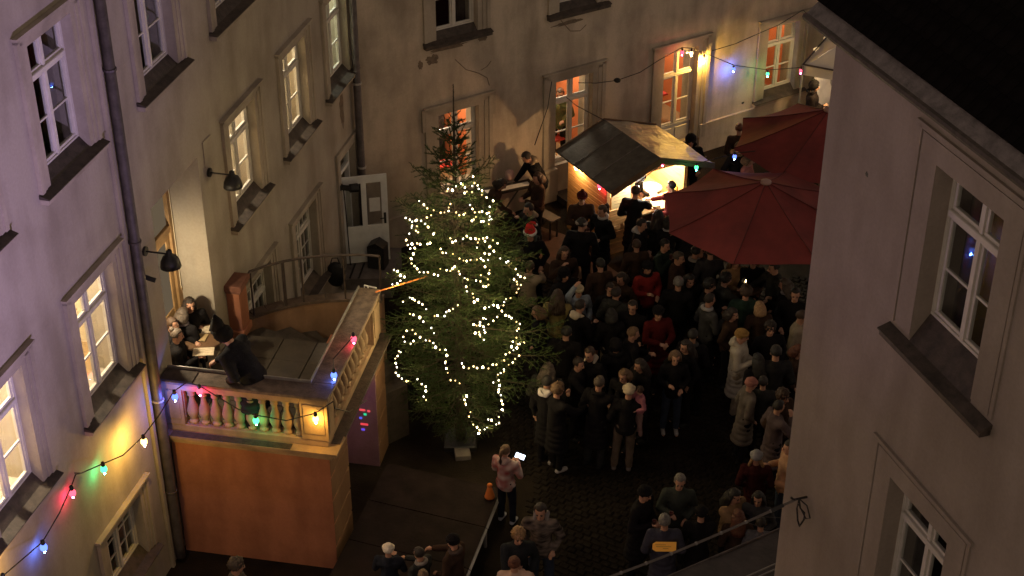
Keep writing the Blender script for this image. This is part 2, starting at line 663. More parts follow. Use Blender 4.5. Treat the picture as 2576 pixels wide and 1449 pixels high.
    if room == 'dark':
        rm = MB()
        rm.box(x0 - .3, x1 + .3, .5, 1.6, z0 - .4, z1 + .2)
        rm.f = rm.f[:2] + rm.f[3:]
        rm.build('dark_interior', M_DARKROOM, w)
        cu = MB()
        n = 18
        for side in (0, 1):
            k = len(cu.v)
            for i in range(n + 1):
                x = (x0 + .02 + (xm - x0) * .5 * i / n) if side == 0 else (x1 - .02 - (x1 - xm) * .5 * i / n)
                yy = .42 + .025 * math.sin(i * 1.6)
                cu.v += [(x, yy, z0 - .2), (x, yy, z1 + .05)]
            for i in range(n):
                cu.f.append((k + 2 * i, k + 2 * i + 2, k + 2 * i + 3, k + 2 * i + 1))
        cu.build('curtain', mat('curtain_grey', (.10, .085, .08), .9, .3, 3), w)
    else:
        xa, xb = x0 - 1.2, x1 + (.62 if room == 'orange' else 1.4)
        zf, zc = (z0 - .75 if not base else z0), z1 + .5
        rm = MB()
        rm.add([(xa, .51, zf), (xb, .51, zf), (xb, yb, zf), (xa, yb, zf), (xa, .51, zc), (xb, .51, zc), (xb, yb, zc), (xa, yb, zc)],
               [(4, 5, 6, 7), (2, 3, 7, 6), (3, 0, 4, 7), (0, 1, 5, 4)][:3])
        rm.build('room_wall', M_CREAM, w)
        MB().add([(xb, .51, zf), (xb, yb, zf), (xb, yb, zc), (xb, .51, zc)], [(0, 1, 2, 3)]).build('room_side_wall', M_ORANGE if room == 'orange' else M_CREAM, w)
        MB().box(xa, xb, .51, yb, zf - .05, zf).build('room_floor', M_RFLOOR, w)
        if room == 'orange':
            MB().bevbox(xm + .15, xm + .75, yb - .42, yb - .02, zf, zf + 1.25, .01).build('cupboard', M_WOODD, w)
            MB().bevbox(xm + .85, xm + 1.0, yb - .25, yb - .02, zf, zc - .5, .01).build('dark_screen', M_DARKROOM, w)
            MB().bevbox(xm - .1, xm + .5, 1.0, 1.35, zf + .70, zf + .75, .01).build('red_table', mat('red_table_cloth', (.5, .04, .03), .8, .1), w)
        l = lamp('POINT', 'room_lamp', (0, 0, 0), lampe, lampcol, .12)
        l.parent = w
        l.location = (xm + .35, .51 + (yb - .51) * .45, zc - .25)
    return w


# ---- left wing
left = empty('left_wing', LW.o, LW.rot)
tag(left, 'long beige palace wing lit purple at its near end with a tall terrace door', 'building')
HW = .54
LWIN = [  # centre, bottom, top, kind
    (-1.25, 7.60, 9.30, 'dark'), (1.48, 7.58, 9.28, 'dark'), (3.98, 7.58, 9.28, 'dark'), (-3.66, 7.58, 9.28, 'dark'), (6.5, 7.6, 9.3, 'dark'), (8.6, 7.6, 9.3, 'dark'),
    (-1.18, 4.06, 5.74, 'lit'), (-3.67, 4.05, 5.72, 'lit'), (4.0, 4.25, 5.80, 'lit'), (6.39, 4.31, 5.9, 'lit'), (8.60, 4.40, 6.0, 'lit2'),
    (-6.2, 7.58, 9.28, 'dark'), (-6.2, 4.05, 5.72, 'lit')]
lo = [(c - HW, c + HW, a - .12, b) for c, a, b, k in LWIN]
LSM = [(-1.42, .95, 1.95), (6.35, 1.15, 2.72), (4.05, .9, 2.75)]
lo += [(c - HW, c + HW, a - .12, b) for c, a, b in LSM]
ALC = (0.66, 2.30, 2.36, 5.84)
DOOR = (8.28, 9.14, .45, 2.78)
lo += [ALC, DOOR]
wm = wall_mesh(MB(), -12, 9.38, 0, 12.2, [], .5) if False else wall_mesh(MB(), -12, 9.38, 0, 12.2, lo, .5)
wm.build('wall', M_WALL, left)
for c, a, b, k in LWIN:
    if k == 'dark':
        window(left, c - HW, c + HW, a, b, room='dark')
    elif k == 'lit2':
        window(left, c - HW, c + HW, a, b, room='cream', lampe=230, lampcol=(.95, 1.0, .80))
    else:
        window(left, c - HW, c + HW, a, b, room='cream', lampe=(800 if c < -3 else 520) if c < 0 else 380)
window(left, -1.42 - HW, -1.42 + HW, .95, 1.95, transom=.0001, style='small', room='dark', sur_w=.24)
window(left, 6.35 - HW, 6.35 + HW, 1.15, 2.72, style='small', room='dark', sur_w=.24)
window(left, 4.05 - HW, 4.05 + HW, .9, 2.75, style='small', room='dark', sur_w=.24)
# alcove of the terrace door
a0, a1, az0, az1 = ALC
al = MB()
D2 = .62
al.add([(a0, .5, az0), (a0, D2, az0), (a0, D2, az1), (a0, .5, az1)], [(0, 1, 2, 3)])
al.add([(a1, .5, az0), (a1, D2, az0), (a1, D2, az1), (a1, .5, az1)], [(3, 2, 1, 0)])
al.add([(a0, .5, az1), (a1, .5, az1), (a1, D2, az1), (a0, D2, az1)], [(0, 1, 2, 3)])
al.add([(a0, .5, az0), (a1, .5, az0), (a1, D2, az0), (a0, D2, az0)], [(3, 2, 1, 0)])
alc = al.build('alcove', M_WALL, left)
dr = MB()
bars(dr, a0, a1, az0, az1, D2 - .1, D2 + .02, .13)
dr.bevbox(a0 + .13, a1 - .13, D2 - .09, D2 + .01, 4.55, 4.68, .01)
dr.bevbox((a0 + a1) / 2 - .05, (a0 + a1) / 2 + .05, D2 - .085, D2 + .01, az0 + .13, 4.55, .01)
dr.build('door_frame', mat('ochre_door_wood', (.32, .19, .08), .6, .3, 5, .3), alc)
for q in (0, 1):
    xa = a0 + .13 + q * ((a1 - a0) / 2 - .08)
    p = MB()
    bars(p, xa, xa + .62, az0 + .13, 4.55, D2 - .06, D2 - .01, .1)
    p.bevbox(xa + .1, xa + .52, D2 - .05, D2 - .02, az0 + .23, az0 + .9, .01)
    p.build('door_leaf', MATS['ochre_door_wood'], alc)
    MB().box(xa + .1, xa + .52, D2 - .035, D2 - .03, az0 + .9, 4.45).build('pane', emis('lit_door_glass', (1., .74, .46), .12), alc)
MB().box(a0 + .13, a1 - .13, D2 - .035, D2 - .03, 4.68, az1 - .13).build('fanlight', MATS['lit_door_glass'], alc)
l = lamp('POINT', 'alcove_fill_lamp', (0, 0, 0), 95, (1., .80, .50), .05)  # added fill lamp, brightens the reveal from a hidden spot
l.parent = left
l.location = (a0 + .32, .33, 4.1)
MB().lathe([(.05, 0), (.09, -.05), (.1, -.14), (.02, -.16)], 12, (a0 + .32, .33, 4.32)).build('added_lantern', M_BLACK, left)  # made-up shade above the added fill lamp
# far ground-floor door in the corner
dd = MB()
bars(dd, DOOR[0], DOOR[1], DOOR[2], DOOR[3], .1, .2, .06)
dd.bevbox(DOOR[0] + .06, DOOR[1] - .06, .09, .19, 2.3, 2.37, .008)
dfr = dd.build('door_frame', M_DOORW, left)
for q in range(2):
    MB().box(DOOR[0] + .08 + q * .37, DOOR[0] + .42 + q * .37, .13, .135, 2.39, 2.7).build('fanlight_pane', M_GLASS, dfr)
MB().box(DOOR[0] - .3, DOOR[1] + .3, .55, 1.6, .3, 3.0).build('dark_hall', M_DARKROOM, dfr)
sd = MB()
for wa, wb, pr in ((0, .1, .03), (.1, .2, .05)):
    sd.box(DOOR[0] - wb, DOOR[0] - wa, -pr, -.002, 0, DOOR[3] + wa)
    sd.box(DOOR[1] + wa, DOOR[1] + wb, -pr, -.002, 0, DOOR[3] + wa)
    sd.box(DOOR[0] - wb, DOOR[1] + wb, -pr, -.002, DOOR[3] + wa, DOOR[3] + wb)
sd.build('door_surround', M_TRIM, dfr)
# the open white door leaf
hinge = LW.w(8.32, .05, 0)
tip = at(987, 437, 2.37)
leaf_len = .92
ang = math.atan2(tip.y - hinge.y, tip.x - hinge.x)
leaf = empty('open_door', (hinge.x, hinge.y, .47), ang)
leaf.parent = left
leaf.matrix_parent_inverse = (Matrix.Translation(LW.o) @ Matrix.Rotation(LW.rot, 4, 'Z')).inverted()
leaf['label'] = 'white half glazed door leaf standing open'
b = MB()
W_, H_ = .93, 1.92
for xa, xb in ((0, .12), (.42, .52), (.81, .93)):
    b.bevbox(xa, xb, -.022, .022, 0, H_, .004)
for za, zb in ((0, .2), (.68, .82), (1.76, H_)):
    b.bevbox(.12, .42, -.02, .02, za, zb, .004)
    b.bevbox(.52, .81, -.02, .02, za, zb, .004)
b.box(.12, .42, -.008, .008, .2, .68)
b.box(.52, .81, -.008, .008, .2, .68)
b.build('door_leaf', M_DOORW, leaf)
MB().box(.12, .42, -.003, .003, .82, 1.76).build('glass_pane', M_GLASS, leaf)
MB().box(.52, .81, -.003, .003, .82, 1.76).build('glass_pane', M_GLASS, leaf)
MB().box(.57, .78, -.009, -.005, 1.12, 1.42).build('paper_notice', M_PAPERW, leaf)
h = MB().bevbox(.84, .885, -.035, -.02, .84, 1.08, .004)
h.tube([(.862, -.02, .98), (.862, -.07, .98), (.76, -.075, .98)], .011, 6)
h.build('handle', M_BLACK, leaf)
for z in (.25, 1.0, 1.65):
    MB().tube([(-.005, -.026, z), (-.005, -.026, z + .1)], .012, 6).build('hinge', M_BLACK, leaf)

# drainpipes
def drainpipe(par, x, y, z0, z1, clamps, kick=0.0):
    p = MB()
    p.tube([(x, y, z1), (x, y, z0 + .25), (x + kick, y, z0)], .075, 12)
    o = p.build('drainpipe', M_PIPE, par, smooth=True)
    for z in clamps:
        MB().lathe([(.079, -.02), (.092, -.015), (.092, .015), (.079, .02)], 12, (x, y, z)).build('pipe_clamp', M_PIPEB if abs(z - 3.1) < 1.3 else M_PIPE, o)
    return o


drainpipe(left, -.10, -.10, .1, 12.2, (8.3, 5.75, 3.1, 1.4))
drainpipe(left, 9.22, -.12, .1, 12.2, (10.5, 8.2, 6.0, 4.0, 2.2))
MB().box(-.27, -.2, -.05, -.002, .0, 12.2).build('wall_joint_strip', M_TRIM, left)
# plaster reliefs and patches
MB().bevbox(2.5, 2.8, -.02, -.001, 5.55, 5.98, .008).build('house_plaque', M_TRIM, left)
def patch(par, x, z, w, h, m, seed, y=-.003, name='bare_plaster_patch'):
    r2 = random.Random(seed)
    n = 22
    vs = [(x, y, z)]
    for i in range(n):
        a = 2 * math.pi * i / n
        k = r2.uniform(.6, 1.1)
        vs.append((x + w * k * math.cos(a), y, z + h * k * math.sin(a)))
    mb = MB()
    mb.add(vs, [(0, 1 + (i + 1) % n, 1 + i) for i in range(n)])
    mb.add([(v[0] * .0 + v[0], y + .002, v[2]) for v in vs], [(0, 1 + i, 1 + (i + 1) % n) for i in range(n)])
    return mb.build(name, m, par)


M_PATCH = mat('bare_render', (.17, .13, .095), .95, .3, 12, .5)
patch(left, 8.62, 3.75, .13, .45, M_PATCH, 3)
# wall lamps
def wall_lamp(u, z, label):
    o = empty('wall_lamp', LW.w(u, 0, z), LW.rot)
    tag(o, label, 'lamp', 'black bell wall lamps by the terrace door')
    MB().tube([(0, .0, 0), (0, -.035, 0)], .07, 12).build('wall_plate', M_BLACK, o)
    MB().tube([(0, -.03, 0), (0, -.36, 0)], .013, 8).build('arm', M_BLACK, o)
    MB().lathe([(.028, .07), (.04, .06), (.045, .0), (.1, -.04), (.135, -.11), (.15, -.2), (.14, -.2), (.12, -.12), (.02, -.04)], 16, (0, -.38, 0)).build('shade', M_BLACK, o, smooth=True)
    MB().sphere((0, -.38, -.13), .045).build('bulb', mat('unlit_bulb', (.4, .38, .3), .3, .1), o)
    return o


wall_lamp(2.62, 5.42, 'black bell lamp on a short arm right of the tall terrace alcove')
wall_lamp(.30, 5.36, 'black bell lamp on a short arm between the near drainpipe and the alcove')
cm = empty('wall_camera', LW.w(.12, 0, 5.05), LW.rot)
tag(cm, 'small black camera on the wall right beside the near drainpipe', 'camera')
MB().box(-.03, .03, -.05, 0, -.03, .03).build('bracket', M_BLACK, cm)
MB().tube([(0, -.05, 0), (.02, -.2, -.05)], .035, 8).build('camera_body', M_BLACK, cm)

# ---- back wing
back = empty('back_wing', BW.o, BW.rot)
tag(back, 'weathered ochre grey wing closing the courtyard, with tall lit doors and windows', 'building')
BWN = [(-6.70, .95, 2.76, 'orange', False, .0), (-3.82, .80, 2.78, 'orange', False, .0), (-.93, .42, 2.72, 'orange', False, .42), (2.08, 1.02, 2.66, 'dimorange', True, 0),
       (-6.70, 4.50, 6.4, 'dark', True, 0), (-3.77, 4.45, 6.4, 'dark', True, 0), (-.85, 4.45, 6.4, 'dark', True, 0), (2.1, 4.45, 6.4, 'dark', True, 0), (5.0, 1.0, 2.66, 'dark', True, 0)]
bo = [(c - .48, c + .48, a - (.12 if k_[1] else 0), b) for c, a, b, *k_ in BWN]
wall_mesh(MB(), -9.07, 13, 0, 12.2, bo, .5).build('wall', M_WALLB, back)
for c, a, b, k, s, base in BWN:
    if k == 'dark':
        window(back, c - .48, c + .48, a, b, room='dark', sill=True, surround='dark', trim=M_TRIM, ears=False, sur_w=.28)
    elif k == 'dimorange':
        window(back, c - .48, c + .48, a, b, room='orange', sill=True, lampe=60, trim=M_TRIM, sur_w=.3, lampcol=(1, .7, .4))
    else:
        window(back, c - .48, c + .48, a, b, room='orange', sill=False, lampe=150 if c < -3 else 110, trim=M_TRIM, sur_w=.32, base=base, transom=.27, ears=(c < -6), room_d=2.2)
# plinth
for xa, xb in ((-9.05, -4.62), (-3.02, -1.57), (-.29, 13)):
    pb_ = MB()
    pb_.bevbox(xa, xb, -.05, -.003, 0, .72, .01)
    pb_.box(xa, xb, -.065, -.003, .72, .75)
    pb_.build('plinth', M_WALLB, back)
for xa in (-4.62, -3.3):
    MB().bevbox(xa - .02, xa + .34, -.12, -.003, 0, .78, .01).build('door_pedestal', M_TRIM, back)
MB().box(-4.3, -3.3, -.5, -.0, 0, .15).build('door_step', M_STEP, back)
MB().box(-1.45, -.4, -.5, -.0, 0, .15).build('door_step', M_STEP, back)
patch(back, -7.28, 3.99, .16, .12, M_PATCH, 5)
patch(back, -7.55, 3.95, .06, .11, M_PATCH, 6)
patch(back, -6.9, 4.17, .5, .06, M_PATCH, 8)
patch(back, -6.1, 4.2, .12, .1, M_PATCH, 9)
patch(back, -4.0, 4.05, .42, .05, M_PATCH, 10)
patch(back, 1.0, .95, .05, .03, M_BLACK, 11)
def crack(par, pts, r=.008):
    MB().tube([(x, -.004, z) for x, z in pts], r, 4).build('crack', M_PATCH, par)
crack(back, [(-6.75, 3.88), (-6.5, 3.6), (-6.2, 3.45), (-6.0, 3.3), (-5.95, 3.12)])
crack(back, [(-6.15, 3.5), (-6.0, 3.55), (-5.9, 3.65)])
crack(back, [(-4.2, 4.15), (-3.95, 3.85), (-3.7, 3.8), (-3.55, 3.9)])
MB().tube([(-8.93, -.04, 0), (-8.93, -.04, 12)], .02, 6).build('conduit', M_PIPE, back)

# ---- right building
right = empty('right_building', RW.o, RW.rot)
tag(right, 'near brownish building at the right edge, with dark roof, gutter and two tall windows', 'building')
RWIN = [(.37, 1.44, 8.36, 10.0), (.43, 1.50, 4.84, 6.48), (3.2, 4.15, 8.28, 9.90), (3.2, 4.15, 4.76, 6.38), (.36, 1.3, 1.2, 3.0)]
CX_ = -1.60
ZE = 10.42
rm = MB()
wall_mesh(rm, CX_, 9, 0, ZE, [(a, b_, c - .255, d) for a, b_, c, d in RWIN], .5)
rm.build('wall', M_WALLR, right)
MB().box(CX_, CX_ + .5, .001, 7, 0, ZE - .003).build('end_wall', M_WALLR, right)
MB().box(CX_ + .5, 9, 6.5, 7, 0, ZE - .003).build('rear_wall', M_WALLR, right)
for a, b_, c, d in RWIN:
    window(right, a, b_, c, d, d=.19, room='dark', sur_w=.34, flat=True, trim=M_WALLR, surround='dark')
X0R, X1R = CX_ - .5, 9.5
MB().box(X0R, X1R, -.07, .3, ZE, ZE + .03).build('eave_board', M_SILL, right)
gt = MB()
prof = [(-.07, .02), (-.115, .035), (-.13, .07), (-.12, .10), (-.08, .105)]
for i in range(len(prof) - 1):
    (ya, za), (yb, zb) = prof[i], prof[i + 1]
    gt.add([(X0R, ya, ZE + za), (X1R, ya, ZE + za), (X1R, yb, ZE + zb), (X0R, yb, ZE + zb)], [(0, 1, 2, 3)])
gt.build('gutter_lip', M_SILL, right)
nn = 60
fl = MB()
for i in range(nn + 1):
    x = X0R + (X1R - X0R) * i / nn
    e = .012 * math.sin(i * 2.1) + .006 * math.sin(i * 5.3)
    fl.v += [(x, -.08, ZE + .106), (x, .055 + e, ZE + .225 + e)]
for i in range(nn):
    fl.f.append((2 * i, 2 * i + 2, 2 * i + 3, 2 * i + 1))
fl.build('metal_eave_strip', M_GUTT, right)
# roof tiles laid course on course (near courses single, rest one part)
patch(right, -.75, 9.35, .03, .03, M_BLACK, 21)
rf = MB()
rf.add([(X0R, -.1, ZE + .04), (X1R, -.1, ZE + .04), (X1R, 3.6, ZE + 3.9), (X0R, 3.6, ZE + 3.9), (X0R, 7.1, ZE + .1), (X1R, 7.1, ZE + .1)],
       [(0, 1, 2, 3), (3, 2, 5, 4), (0, 3, 4), (1, 5, 2)])
roof = rf.build('roof', M_RTILE, right)
sl = Vector((0, 3.7, 3.86)).normalized()
tm = MB().bevbox(-.088, .088, -.17, .17, 0, .018, .004).mesh('roof_tile', M_RTILE)
ra = math.atan2(3.86, 3.7)
rest = MB()
for r_ in range(16):
    for c_ in range(int((X1R - X0R) / .18)):
        x = X0R + .1 + c_ * .18 + (.09 if r_ % 2 else 0)
        s = .38 + r_ * .3
        p = Vector((x, -.1, ZE + .04)) + sl * s
        if r_ < 4 and c_ < 40:
            inst(tm, 'roof_tile', roof, p + Vector((0, -.02, .025)), (ra - .05 + rnd.uniform(-.01, .01), 0, rnd.uniform(-.01, .01)))
        else:
            M4 = Matrix.Translation(p + Vector((0, -.02, .025))) @ Matrix.Rotation(ra - .05, 4, 'X')
            rest.add([M4 @ v.co for v in tm.vertices], [tuple(q.vertices) for q in tm.polygons])
tag(rest.build('roof_tiles_above', M_RTILE, roof), kind='stuff')
# hook with cable loops
hk = RW.on(2030, 1250)
hook = empty('wall_hook', RW.w(hk[0], 0, hk[1]), RW.rot)
tag(hook, 'dark iron wall hook with a loop of black cable on the near right building', 'hook')
MB().tube([(0, 0, 0), (0, -.16, .0), (-.02, -.2, .03)], .014, 6).build('hook_bar', M_BLACK, hook)
cl = MB().tube([(0, -.1, 0), (.05, -.1, -.1), (.12, -.08, -.12), (.14, -.09, -.2), (.08, -.1, -.34), (.03, -.1, -.3), (-.02, -.1, -.16), (0, -.1, 0)], .011, 6)
cl.tube([(0, -.1, .0), (.12, -.06, -.02), (.2, -.05, -.14), (.13, -.06, -.2), (.0, -.1, -.08)], .009, 6)
cl.build('cable_loop', M_RUBBER, hook)

# ------------------------------------------------------------------ terrace
ter = empty('terrace', TE.o, TE.rot)
tag(ter, 'terracotta terrace block with a stone balustrade and winding steps, left of the spruce', 'terrace')
TW, TD, ZC = 2.50, 2.95, 2.30
tb = MB()
tb.box(.03, TW - .02, .008, .25, 0, ZC - .08)
tb.box(TW - .45, TW - .04, .04, .90, 0, ZC - .10)
tb.box(TW - .9, TW - .04, 2.64, 3.16, 0, ZC - .10)
tb.box(TW - .45, TW - .06, .90, 2.64, 2.02, ZC - .10)
tb.build('wall', M_TERR, ter)
MB().box(.02, TW - .06, .01, .03, 0, .38).build('base_course', M_TERR, ter)
# corner piers with joint grooves: courses are separate blocks
for (ya, yb) in ((.03, .92), (2.62, 3.18)):
    for k in range(5):
        z0 = k * .445
        MB().bevbox(TW - .40, TW - .015, ya, yb, z0, z0 + .43, .014).build('pier_block', plaster('pier_render', (.22, .12, .065), (.12, .06, .035), .7), ter)
# cornice
cn = MB()
for (z0, z1, p) in ((ZC - .13, ZC - .05, .04), (ZC - .05, ZC + .03, .10), (ZC + .03, ZC + .07, .16)):
    cn.box(0, TW + p, -p, .3, z0, z1)
cn.build('cornice', M_STONE, ter)
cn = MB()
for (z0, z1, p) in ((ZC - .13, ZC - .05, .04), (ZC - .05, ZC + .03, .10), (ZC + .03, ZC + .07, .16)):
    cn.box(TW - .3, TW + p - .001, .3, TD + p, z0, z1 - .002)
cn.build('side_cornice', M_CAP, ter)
MB().box(.1, TW - .55, -.15, -.02, ZC + .0705, ZC + .078).build('moss_strip', M_CAP, ter)
MB().box(TW + .0, TW + .135, .1, TD + .1, ZC + .0705, ZC + .08).build('side_drip_edge', M_CAP, ter)
# plinth rail, pedestals, top rail
pr_ = MB()
pr_.bevbox(0, TW - .01, .0, .22, ZC + .07, ZC + .19, .012)
pr_.bevbox(TW - .24, TW - .012, .22, TD, ZC + .07, ZC + .188, .012)
pr_.build('bottom_rail', M_STONE, ter)
for (xa, xb, ya, yb, zt) in ((0, .30, -.01, .24, .93), (TW - .40, TW + .01, -.012, .30, .93), (TW - .26, TW + .015, TD - .40, TD + .02, .95)):
    p = MB().bevbox(xa, xb, ya, yb, ZC + .185, ZC + zt - .0, .008)
    p.bevbox(xa + .05, xb - .05, ya - .012, ya, ZC + .3, ZC + .82, .004)
    p.bevbox(xb, xb + .012, ya + .05, yb - .05, ZC + .3, ZC + .82, .004)
    p.build('pedestal', M_STONE, ter)
bal = MB()
profb = [(.055, 0), (.055, .045), (.038, .055), (.045, .08), (.068, .15), (.072, .2), (.058, .27), (.036, .34), (.030, .40), (.033, .43), (.045, .445), (.045, .46), (.034, .475), (.05, .50), (.05, .56)]
bal.lathe([(r * 1.28, z * 1.115) for r, z in profb], 14)
bme = bal.mesh('baluster', M_STONE, True)
for i in range(10):
    inst(bme, 'baluster', ter, (.40 + i * .182, .11, ZC + .187))
for i in range(11):
    inst(bme, 'baluster', ter, (TW - .125, .42 + i * .198, ZC + .185))
tr = MB()
for (z0, z1, p) in ((ZC + .81, ZC + .86, .0), (ZC + .86, ZC + .93, .03)):
    tr.bevbox(.30, TW - .40, -p, .24 + p, z0, z1, .006)
    tr.bevbox(TW - .25 - p, TW + p, .30, TD - .40, z0, z1 - .002, .006)
tr.build('top_rail', M_STONE, ter)
cp_ = MB()
cp_.bevbox(-.02, TW + .05, -.05, .33, ZC + .932, ZC + .985, .01)
cp_.bevbox(TW - .31, TW + .048, .33, TD + .05, ZC + .933, ZC + .982, .01)
cp_.build('rail_capping', mat('capping_stone', (.14, .10, .08), .8, .45, 7, .5), ter)
MB().bevbox(-.0, .50, -.03, .25, ZC + .987, ZC + 1.0, .004).build('moss_patch', M_CAP, ter)
fs = MB()
fs.bevbox(.0, TW - .30, .29, .315, ZC + .96, ZC + 1.03, .004)
fs.bevbox(TW - .325, TW - .30, .31, TD + .02, ZC + .96, ZC + 1.028, .004)
fs.build('metal_flashing', M_ALU, ter)

# deck of stone slabs: each slab a part
piv = Vector((TW - .45, 2.72))           # pivot of the winding steps
ZF = 2.33
xs_ = [-.05, .38, .95, 1.52, 2.2]
ys_ = [.32, .92, 1.52, 2.12, 2.72]
for i in range(len(xs_) - 1):
    for j in range(len(ys_) - 1):
        z = ZF + rnd.uniform(-.003, .003)
        MB().bevbox(xs_[i] + .006, xs_[i + 1] - .006, ys_[j] + .006, ys_[j + 1] - .006, ZF - .1, z, .006).build('floor_slab', M_SLAB, ter)
MB().box(-.1, TW - .5, .25, 2.7, ZF - .3, ZF - .101).build('floor_deck', M_TERR, ter)
# outline of curved wall in terrace coordinates
def tl(p):
    q = Vector((p[0], p[1], 0)) - TE.o
    return Vector((q.dot(TE.x), q.dot(TE.y)))


curve_pts = [tl(at(px, py, 2.42)) for px, py in ((612, 812), (640, 797), (675, 785), (720, 772), (765, 763), (820, 757), (870, 755), (920, 754), (960, 758))]
n_st = 8
a_start, a_end = R(180), R(50)
for k in range(n_st):
    t0, t1 = a_start + (a_end - a_start) * k / n_st, a_start + (a_end - a_start) * (k + 1) / n_st
    rad = lambda t: 2.1 - 1.0 * (a_start - t) / (a_start - a_end)
    zz = ZF - .16 * (k + 1)
    v0, v1 = piv, piv + Vector((math.cos(t0), math.sin(t0))) * rad(t0)
    v2 = piv + Vector((math.cos(t1), math.sin(t1))) * rad(t1)
    q0 = piv + Vector((math.cos(t0 + .03), math.sin(t0 + .03))) * rad(t0)
    m_ = MB()
    m_.add([(v0.x, v0.y, zz), (v1.x, v1.y, zz), (v2.x, v2.y, zz), (v0.x, v0.y, 0), (v1.x, v1.y, 0), (v2.x, v2.y, 0)],
           [(2, 1, 0), (3, 4, 5), (0, 1, 4, 3), (1, 2, 5, 4), (2, 0, 3, 5)])
    m_.build('winding_step', M_STEP, ter)
cw = MB()
for i in range(len(curve_pts) - 1):
    a, b_ = curve_pts[i], curve_pts[i + 1]
    d_ = (b_ - a).normalized()
    n_ = Vector((-d_.y, d_.x))
    if n_.dot(piv - a) > 0:
        n_ = -n_
    for zlo, zhi, w0, w1, nm, mm in ((0, 2.40, 0, .16, 'wall', 0), (2.40, 2.45, -.03, .19, 'cap', 1)):
        if mm:
            continue
        cw.add([(a.x, a.y, zlo), (b_.x, b_.y, zlo), (b_.x + n_.x * w1, b_.y + n_.y * w1, zlo), (a.x + n_.x * w1, a.y + n_.y * w1, zlo),
                (a.x, a.y, zhi), (b_.x, b_.y, zhi), (b_.x + n_.x * w1, b_.y + n_.y * w1, zhi), (a.x + n_.x * w1, a.y + n_.y * w1, zhi)],
               [(0, 3, 2, 1), (4, 5, 6, 7), (0, 1, 5, 4), (1, 2, 6, 5), (2, 3, 7, 6), (3, 0, 4, 7)])
cw.build('curved_wall', plaster('curved_wall_render', (.26, .15, .09), (.12, .07, .04), .7), ter)
cc = MB()
for i in range(len(curve_pts) - 1):
    a, b_ = curve_pts[i], curve_pts[i + 1]
    d_ = (b_ - a).normalized()
    n_ = Vector((-d_.y, d_.x))
    if n_.dot(piv - a) > 0:
        n_ = -n_
    A0, A1, B0, B1 = a - n_ * .03, a + n_ * .19, b_ - n_ * .03, b_ + n_ * .19
    cc.add([(A0.x, A0.y, 2.402), (B0.x, B0.y, 2.402), (B1.x, B1.y, 2.402), (A1.x, A1.y, 2.402), (A0.x, A0.y, 2.45), (B0.x, B0.y, 2.45), (B1.x, B1.y, 2.45), (A1.x, A1.y, 2.45)],
           [(0, 3, 2, 1), (4, 5, 6, 7), (0, 1, 5, 4), (1, 2, 6, 5), (2, 3, 7, 6), (3, 0, 4, 7)])
cc.build('curved_wall_capping', mat('capping_brown', (.09, .06, .045), .85, .4, 7, .4), ter)
# inner stepped pedestal next to the alcove
q = tl(at(582, 705, 3.32))
p = MB()
p.bevbox(q.x - .17, q.x + .17, q.y - .17, q.y + .17, ZF, 3.18, .012)
p.bevbox(q.x - .20, q.x + .20, q.y - .20, q.y + .20, ZF, ZF + .14, .012)
p.build('inner_pedestal', M_TERR, ter)
p = MB()
p.bevbox(q.x - .20, q.x + .20, q.y - .20, q.y + .20, 3.182, 3.23, .008)
p.bevbox(q.x - .23, q.x + .23, q.y - .23, q.y + .23, 3.232, 3.34, .012)
p.build('inner_pedestal_cap', mat('cap_redbrown', (.17, .07, .045), .8, .3, 6, .4), ter)
# handrail
rail = MB()
hp = [(q.x + .15, q.y, 3.2)] + [(c.x, c.y, 3.30) for c in curve_pts[1:]]
rail.tube(hp, .022, 8)
rail.build('handrail', mat('brown_iron', (.05, .035, .028), .5, .3, 8), ter)
for i in (1, 3, 4, 6, 8):
    c = curve_pts[i]
    MB().tube([(c.x, c.y, 2.44), (c.x, c.y, 3.29)], .017 if i != 3 else .03, 6).build('railing_post', MATS['brown_iron'], ter)
# orange lath and white clamp lying on the rail end
ol = empty('orange_lath', (0, 0, 0))
tag(ol, 'bright orange lath sticking out from the balustrade end toward the spruce', 'lath')
A_, B_ = at(945, 735, 3.36), at(1075, 695, 3.42)
MB().tube([A_, B_], .014, 4).build('lath', mat('glowing_lath_paint', (.8, .25, .05), .5, .1, 5, emit=(1, .3, .05), estr=.12), ol)  # faint emission in the paint imitates light falling on the lath
cl_ = empty('rail_clamp', at(925, 722, 3.3))
tag(cl_, 'white metal clamp screwed on the far end of the balustrade', 'clamp')
k = MB()
k.tube([(-.06, .05, 0), (.14, -.03, 0)], .012, 6)
k.tube([(-.06, .05, 0), (-.05, -.02, -.14)], .010, 6)
k.tube([(.0, .02, 0), (.01, -.06, -.14)], .010, 6)
k.tube([(-.05, -.02, -.14), (.05, -.06, -.14)], .010, 6)
k.build('clamp_frame', mat('clamp_white', (.7, .7, .68), .4, .1), cl_)

# niche under the terrace with an assumed purple lamp inside, bulb reflections painted as glowing patches
YN = 2.615
nb = MB()
nb.box(TW - 1.0, TW - .95, .25, YN, 0, 2.15)
nb.box(TW - .95, TW - .02, YN - .012, YN + .004, 0, 2.15)
nb.build('inner_wall', plaster('pink_render', (.42, .27, .26), (.22, .12, .1), .6), ter)


def on_niche(px, py):
    d = ray(px, py)
    o_ = TE.o + TE.y * YN
    t_ = (o_ - Vector((0, 0, CAMH))).dot(TE.y) / d.dot(TE.y)
    q_ = Vector((0, 0, CAMH)) + d * t_
    return (q_ - TE.o).dot(TE.x), q_.z


